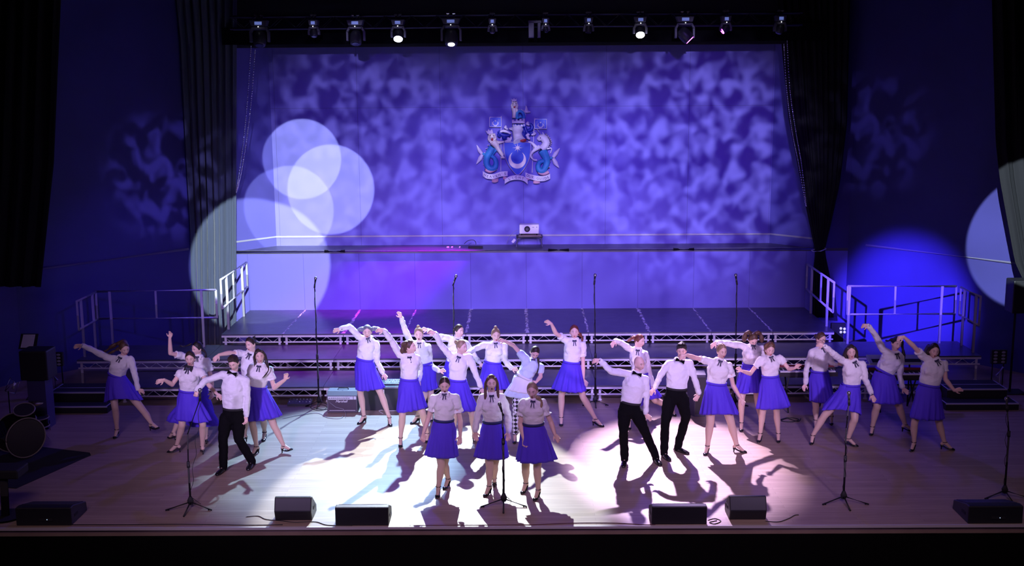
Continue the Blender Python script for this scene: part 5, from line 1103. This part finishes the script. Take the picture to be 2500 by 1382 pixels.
# flags
for (x0, y0, x1, y1), pb in (((358, 358, 522, 500), (513, 1092)), ((964, 382, 1132, 525), (935, 1112))):
    xp = x1-4 if x0 < 700 else x0+2
    F_ = cpoly('flag', [(x0, y0), (x1, y0+6 if x0 < 700 else y0-2), (x1, y1), (x0, y1-6 if x0 < 700 else y1)], .05, .02, M_CB)
    b = MB(); ctube(b, [(x0+6, y0+6), (x1-4, y0+8), (x1-4, y1-6), (x0+6, y1-8), (x0+6, y0+6)], 7, .075, 6, 1); b.build('border', M_CW, F_)
    cx, cy = (x0+x1)/2, (y0+y1)/2+15
    b = MB(); ctube(b, [(cx+34*math.sin(a), cy-34*math.cos(a)) for a in np.linspace(.7, 2*PI-.7, 12)], [3, 9, 10, 9, 3], .075, 6, 2); b.sph(cq(cx, cy-32, .075), .018, 8)
    for i in range(5):
        for sx in (-1, 1): b.sph(cq(cx+sx*48, cy-50+i*20, .075), .010, 6)
    b.build('emblem', M_CW, F_, True)
    b = MB(); ctube(b, [(xp, y0-8), pb], 5, .03, 8, 1); b.build('flag_pole', M_CW, F_, True)
# left supporter: sea lion
b = lion(395, 625, 1.1, 1); ctube(b, [(410, 690), (450, 740), (480, 790), (540, 880)], [50, 44, 30, 24], .10); ctube(b, [(450, 700), (510, 700), (560, 690)], [30, 18, 12], .09)
for i in range(4): ctube(b, [(535, 880), (518+16*i, 915)], [14, 8], .12, 6, 2)
LI = b.build('sea_lion', M_CG, ARM, True, voxel=.008, sm=1)
b = MB(); b.ell(cq(398, 658, .175), V(.026, 0, 0), V(0, .022, 0), V(0, 0, .03), 10, 8); b.build('mouth', M_CR, LI, True)
b = MB()
for s in (-1, 1): b.sph(cq(393+s*20, 608, .16), .009, 6)
b.build('eye', M_BLACK, LI, True)
cpoly('crown', [(335, 590), (305, 540), (335, 552), (345, 520), (370, 545), (395, 522), (405, 550), (415, 580)], .07, .06, M_CL, LI)
b = MB(); ctube(b, [(410, 760), (370, 830), (330, 900), (325, 990), (370, 1050), (430, 1040), (450, 970), (425, 910), (390, 880), (420, 830), (455, 800)], [52, 52, 46, 42, 40, 40, 34, 28, 22, 24, 20], .08, 12); ctube(b, [(330, 900), (290, 860), (260, 855)], [28, 20, 12], .06); b.build('fish_body', M_CF, LI, True)
b = MB(); ctube(b, [(265, 860), (225, 810), (188, 735)], [20, 26, 2], .06); ctube(b, [(265, 860), (235, 920), (182, 998)], [20, 30, 2], .06)
for x, y in ((345, 745), (320, 790), (300, 845), (285, 940), (285, 1000), (320, 1060), (450, 1075)): ctube(b, [(x+14, y), (x-14, y-6)], [14, 2], .07, 6, 2)
b.build('fin', M_CW, LI, True)
# right supporter: sea unicorn
b = MB(); ctube(b, [(1010, 670), (1050, 640), (1095, 650), (1120, 720), (1060, 790)], [20, 44, 52, 50, 48], .10, 14); ctube(b, [(1040, 760), (960, 810), (915, 870), (950, 930), (1000, 940)], [34, 22, 17, 14, 14], .10); ctube(b, [(980, 760), (930, 710), (880, 690)], [26, 18, 12], .09)
ctube(b, [(1085, 590), (1075, 560)], [14, 4], .12, 6, 2); ctube(b, [(1130, 790), (1195, 785), (1180, 850)], [12, 8, 6], .08)
UN = b.build('sea_unicorn', M_CW, ARM, True, voxel=.008, sm=1)
b = MB()
for i in range(8): x = 1100+70*math.sin(i*.33+.1); y = 590+i*24; ctube(b, [(x, y), (x+34, y+6)], [20, 4], .10, 7, 2)
b.build('mane', M_CL, UN, True)
b = MB(); ctube(b, [(1046, 590), (995, 515)], [7, 2], .12, 6, 2); b.build('horn', M_CG, UN, True); b = MB(); b.sph(cq(1045, 640, .17), .012, 8); b.build('eye', M_BLACK, UN, True)
b = MB(); ctube(b, [(1060, 800), (1100, 860), (1130, 930), (1120, 1010), (1080, 1080), (1030, 1070), (1015, 1010), (1050, 960), (1100, 950)], [56, 54, 48, 42, 40, 40, 34, 30, 26], .08, 12); ctube(b, [(1120, 930), (1180, 915), (1210, 910)], [26, 20, 14], .06); b.build('fish_body', M_CF, UN, True)
b = MB(); ctube(b, [(1215, 910), (1255, 850), (1308, 778)], [20, 30, 2], .06); ctube(b, [(1215, 910), (1250, 980), (1298, 1045)], [20, 32, 2], .06)
for x, y in ((1160, 890), (1175, 960), (1165, 1040), (1140, 1090)): ctube(b, [(x-14, y), (x+16, y-4)], [14, 2], .07, 6, 2)
b.build('fin', M_CW, UN, True)
# banner
def ribbon(name, top, hgt, m, d=.13, th=.02, par=ARM):
    T_ = smooth_pts(top, 8); b = MB(); n = len(T_); R_ = []
    for i, (x, y) in enumerate(T_):
        w_ = .02*math.sin(PI*i/(n-1)); R_.append([cq(x, y, d+w_), cq(x, y+hgt, d+w_), cq(x, y+hgt, d+w_-th), cq(x, y, d+w_-th)])
    b.rings(R_); return b.build(name, m, par)
BN = thing and None
B1 = ribbon('banner_scroll', [(272, 1085), (330, 1120), (420, 1125), (510, 1095), (606, 1088)], 66, M_CW)
B2 = ribbon('banner_scroll', [(566, 1195), (640, 1152), (735, 1138), (820, 1155), (874, 1200)], 60, M_CW, .17)
B3 = ribbon('banner_scroll', [(845, 1105), (920, 1130), (1010, 1150), (1100, 1150), (1176, 1120)], 68, M_CW)
ribbon('banner_fold', [(545, 1150), (580, 1165), (610, 1180)], 45, M_CP, .10); ribbon('banner_fold', [(840, 1180), (870, 1165), (905, 1155)], 45, M_CP, .10)
ribbon('banner_fold', [(395, 1190), (440, 1195), (480, 1180)], 45, M_CP, .10); ribbon('banner_fold', [(950, 1205), (990, 1210), (1040, 1205)], 45, M_CP, .10)
for (x0, x1, y) in ((300, 440, 1065), (1010, 1160, 1100)):
    b = MB(); ctube(b, [(x0, y), ((x0+x1)/2, y+25), (x1, y)], [20, 26, 20], .08); b.build('mound', M_CP, ARM, True)
def letters(txt, par, path):
    P = smooth_pts(path, 12); L = [0]
    for a, c in zip(P, P[1:]): L.append(L[-1]+math.hypot(c[0]-a[0], c[1]-a[1]))
    n = len(txt)
    for i, ch in enumerate(txt):
        if ch == ' ': continue
        t = L[-1]*(i+.5)/n; x = float(np.interp(t, L, [p[0] for p in P])); y = float(np.interp(t, L, [p[1] for p in P]))
        y2 = float(np.interp(t+2, L, [p[1] for p in P])); x2 = float(np.interp(t+2, L, [p[0] for p in P])); an = -math.atan2(y2-y, max(.1, x2-x))
        p = cq(x, y, .155 if par != B2 else .195)
        poly_extrude_text(ch, .075, .004, M_LT, 'lettering', par, Matrix.Translation(p) @ Matrix.Rotation(PI/2, 4, 'X') @ Matrix.Rotation(an, 4, 'Z'))
letters("HEAVEN'S", B1, [(285, 1125), (340, 1155), (430, 1158), (515, 1128), (592, 1120)])
letters("LIGHT", B2, [(610, 1202), (660, 1180), (735, 1168), (810, 1185), (830, 1195)])
letters("OUR GUIDE", B3, [(855, 1142), (930, 1166), (1010, 1184), (1100, 1184), (1165, 1162)])
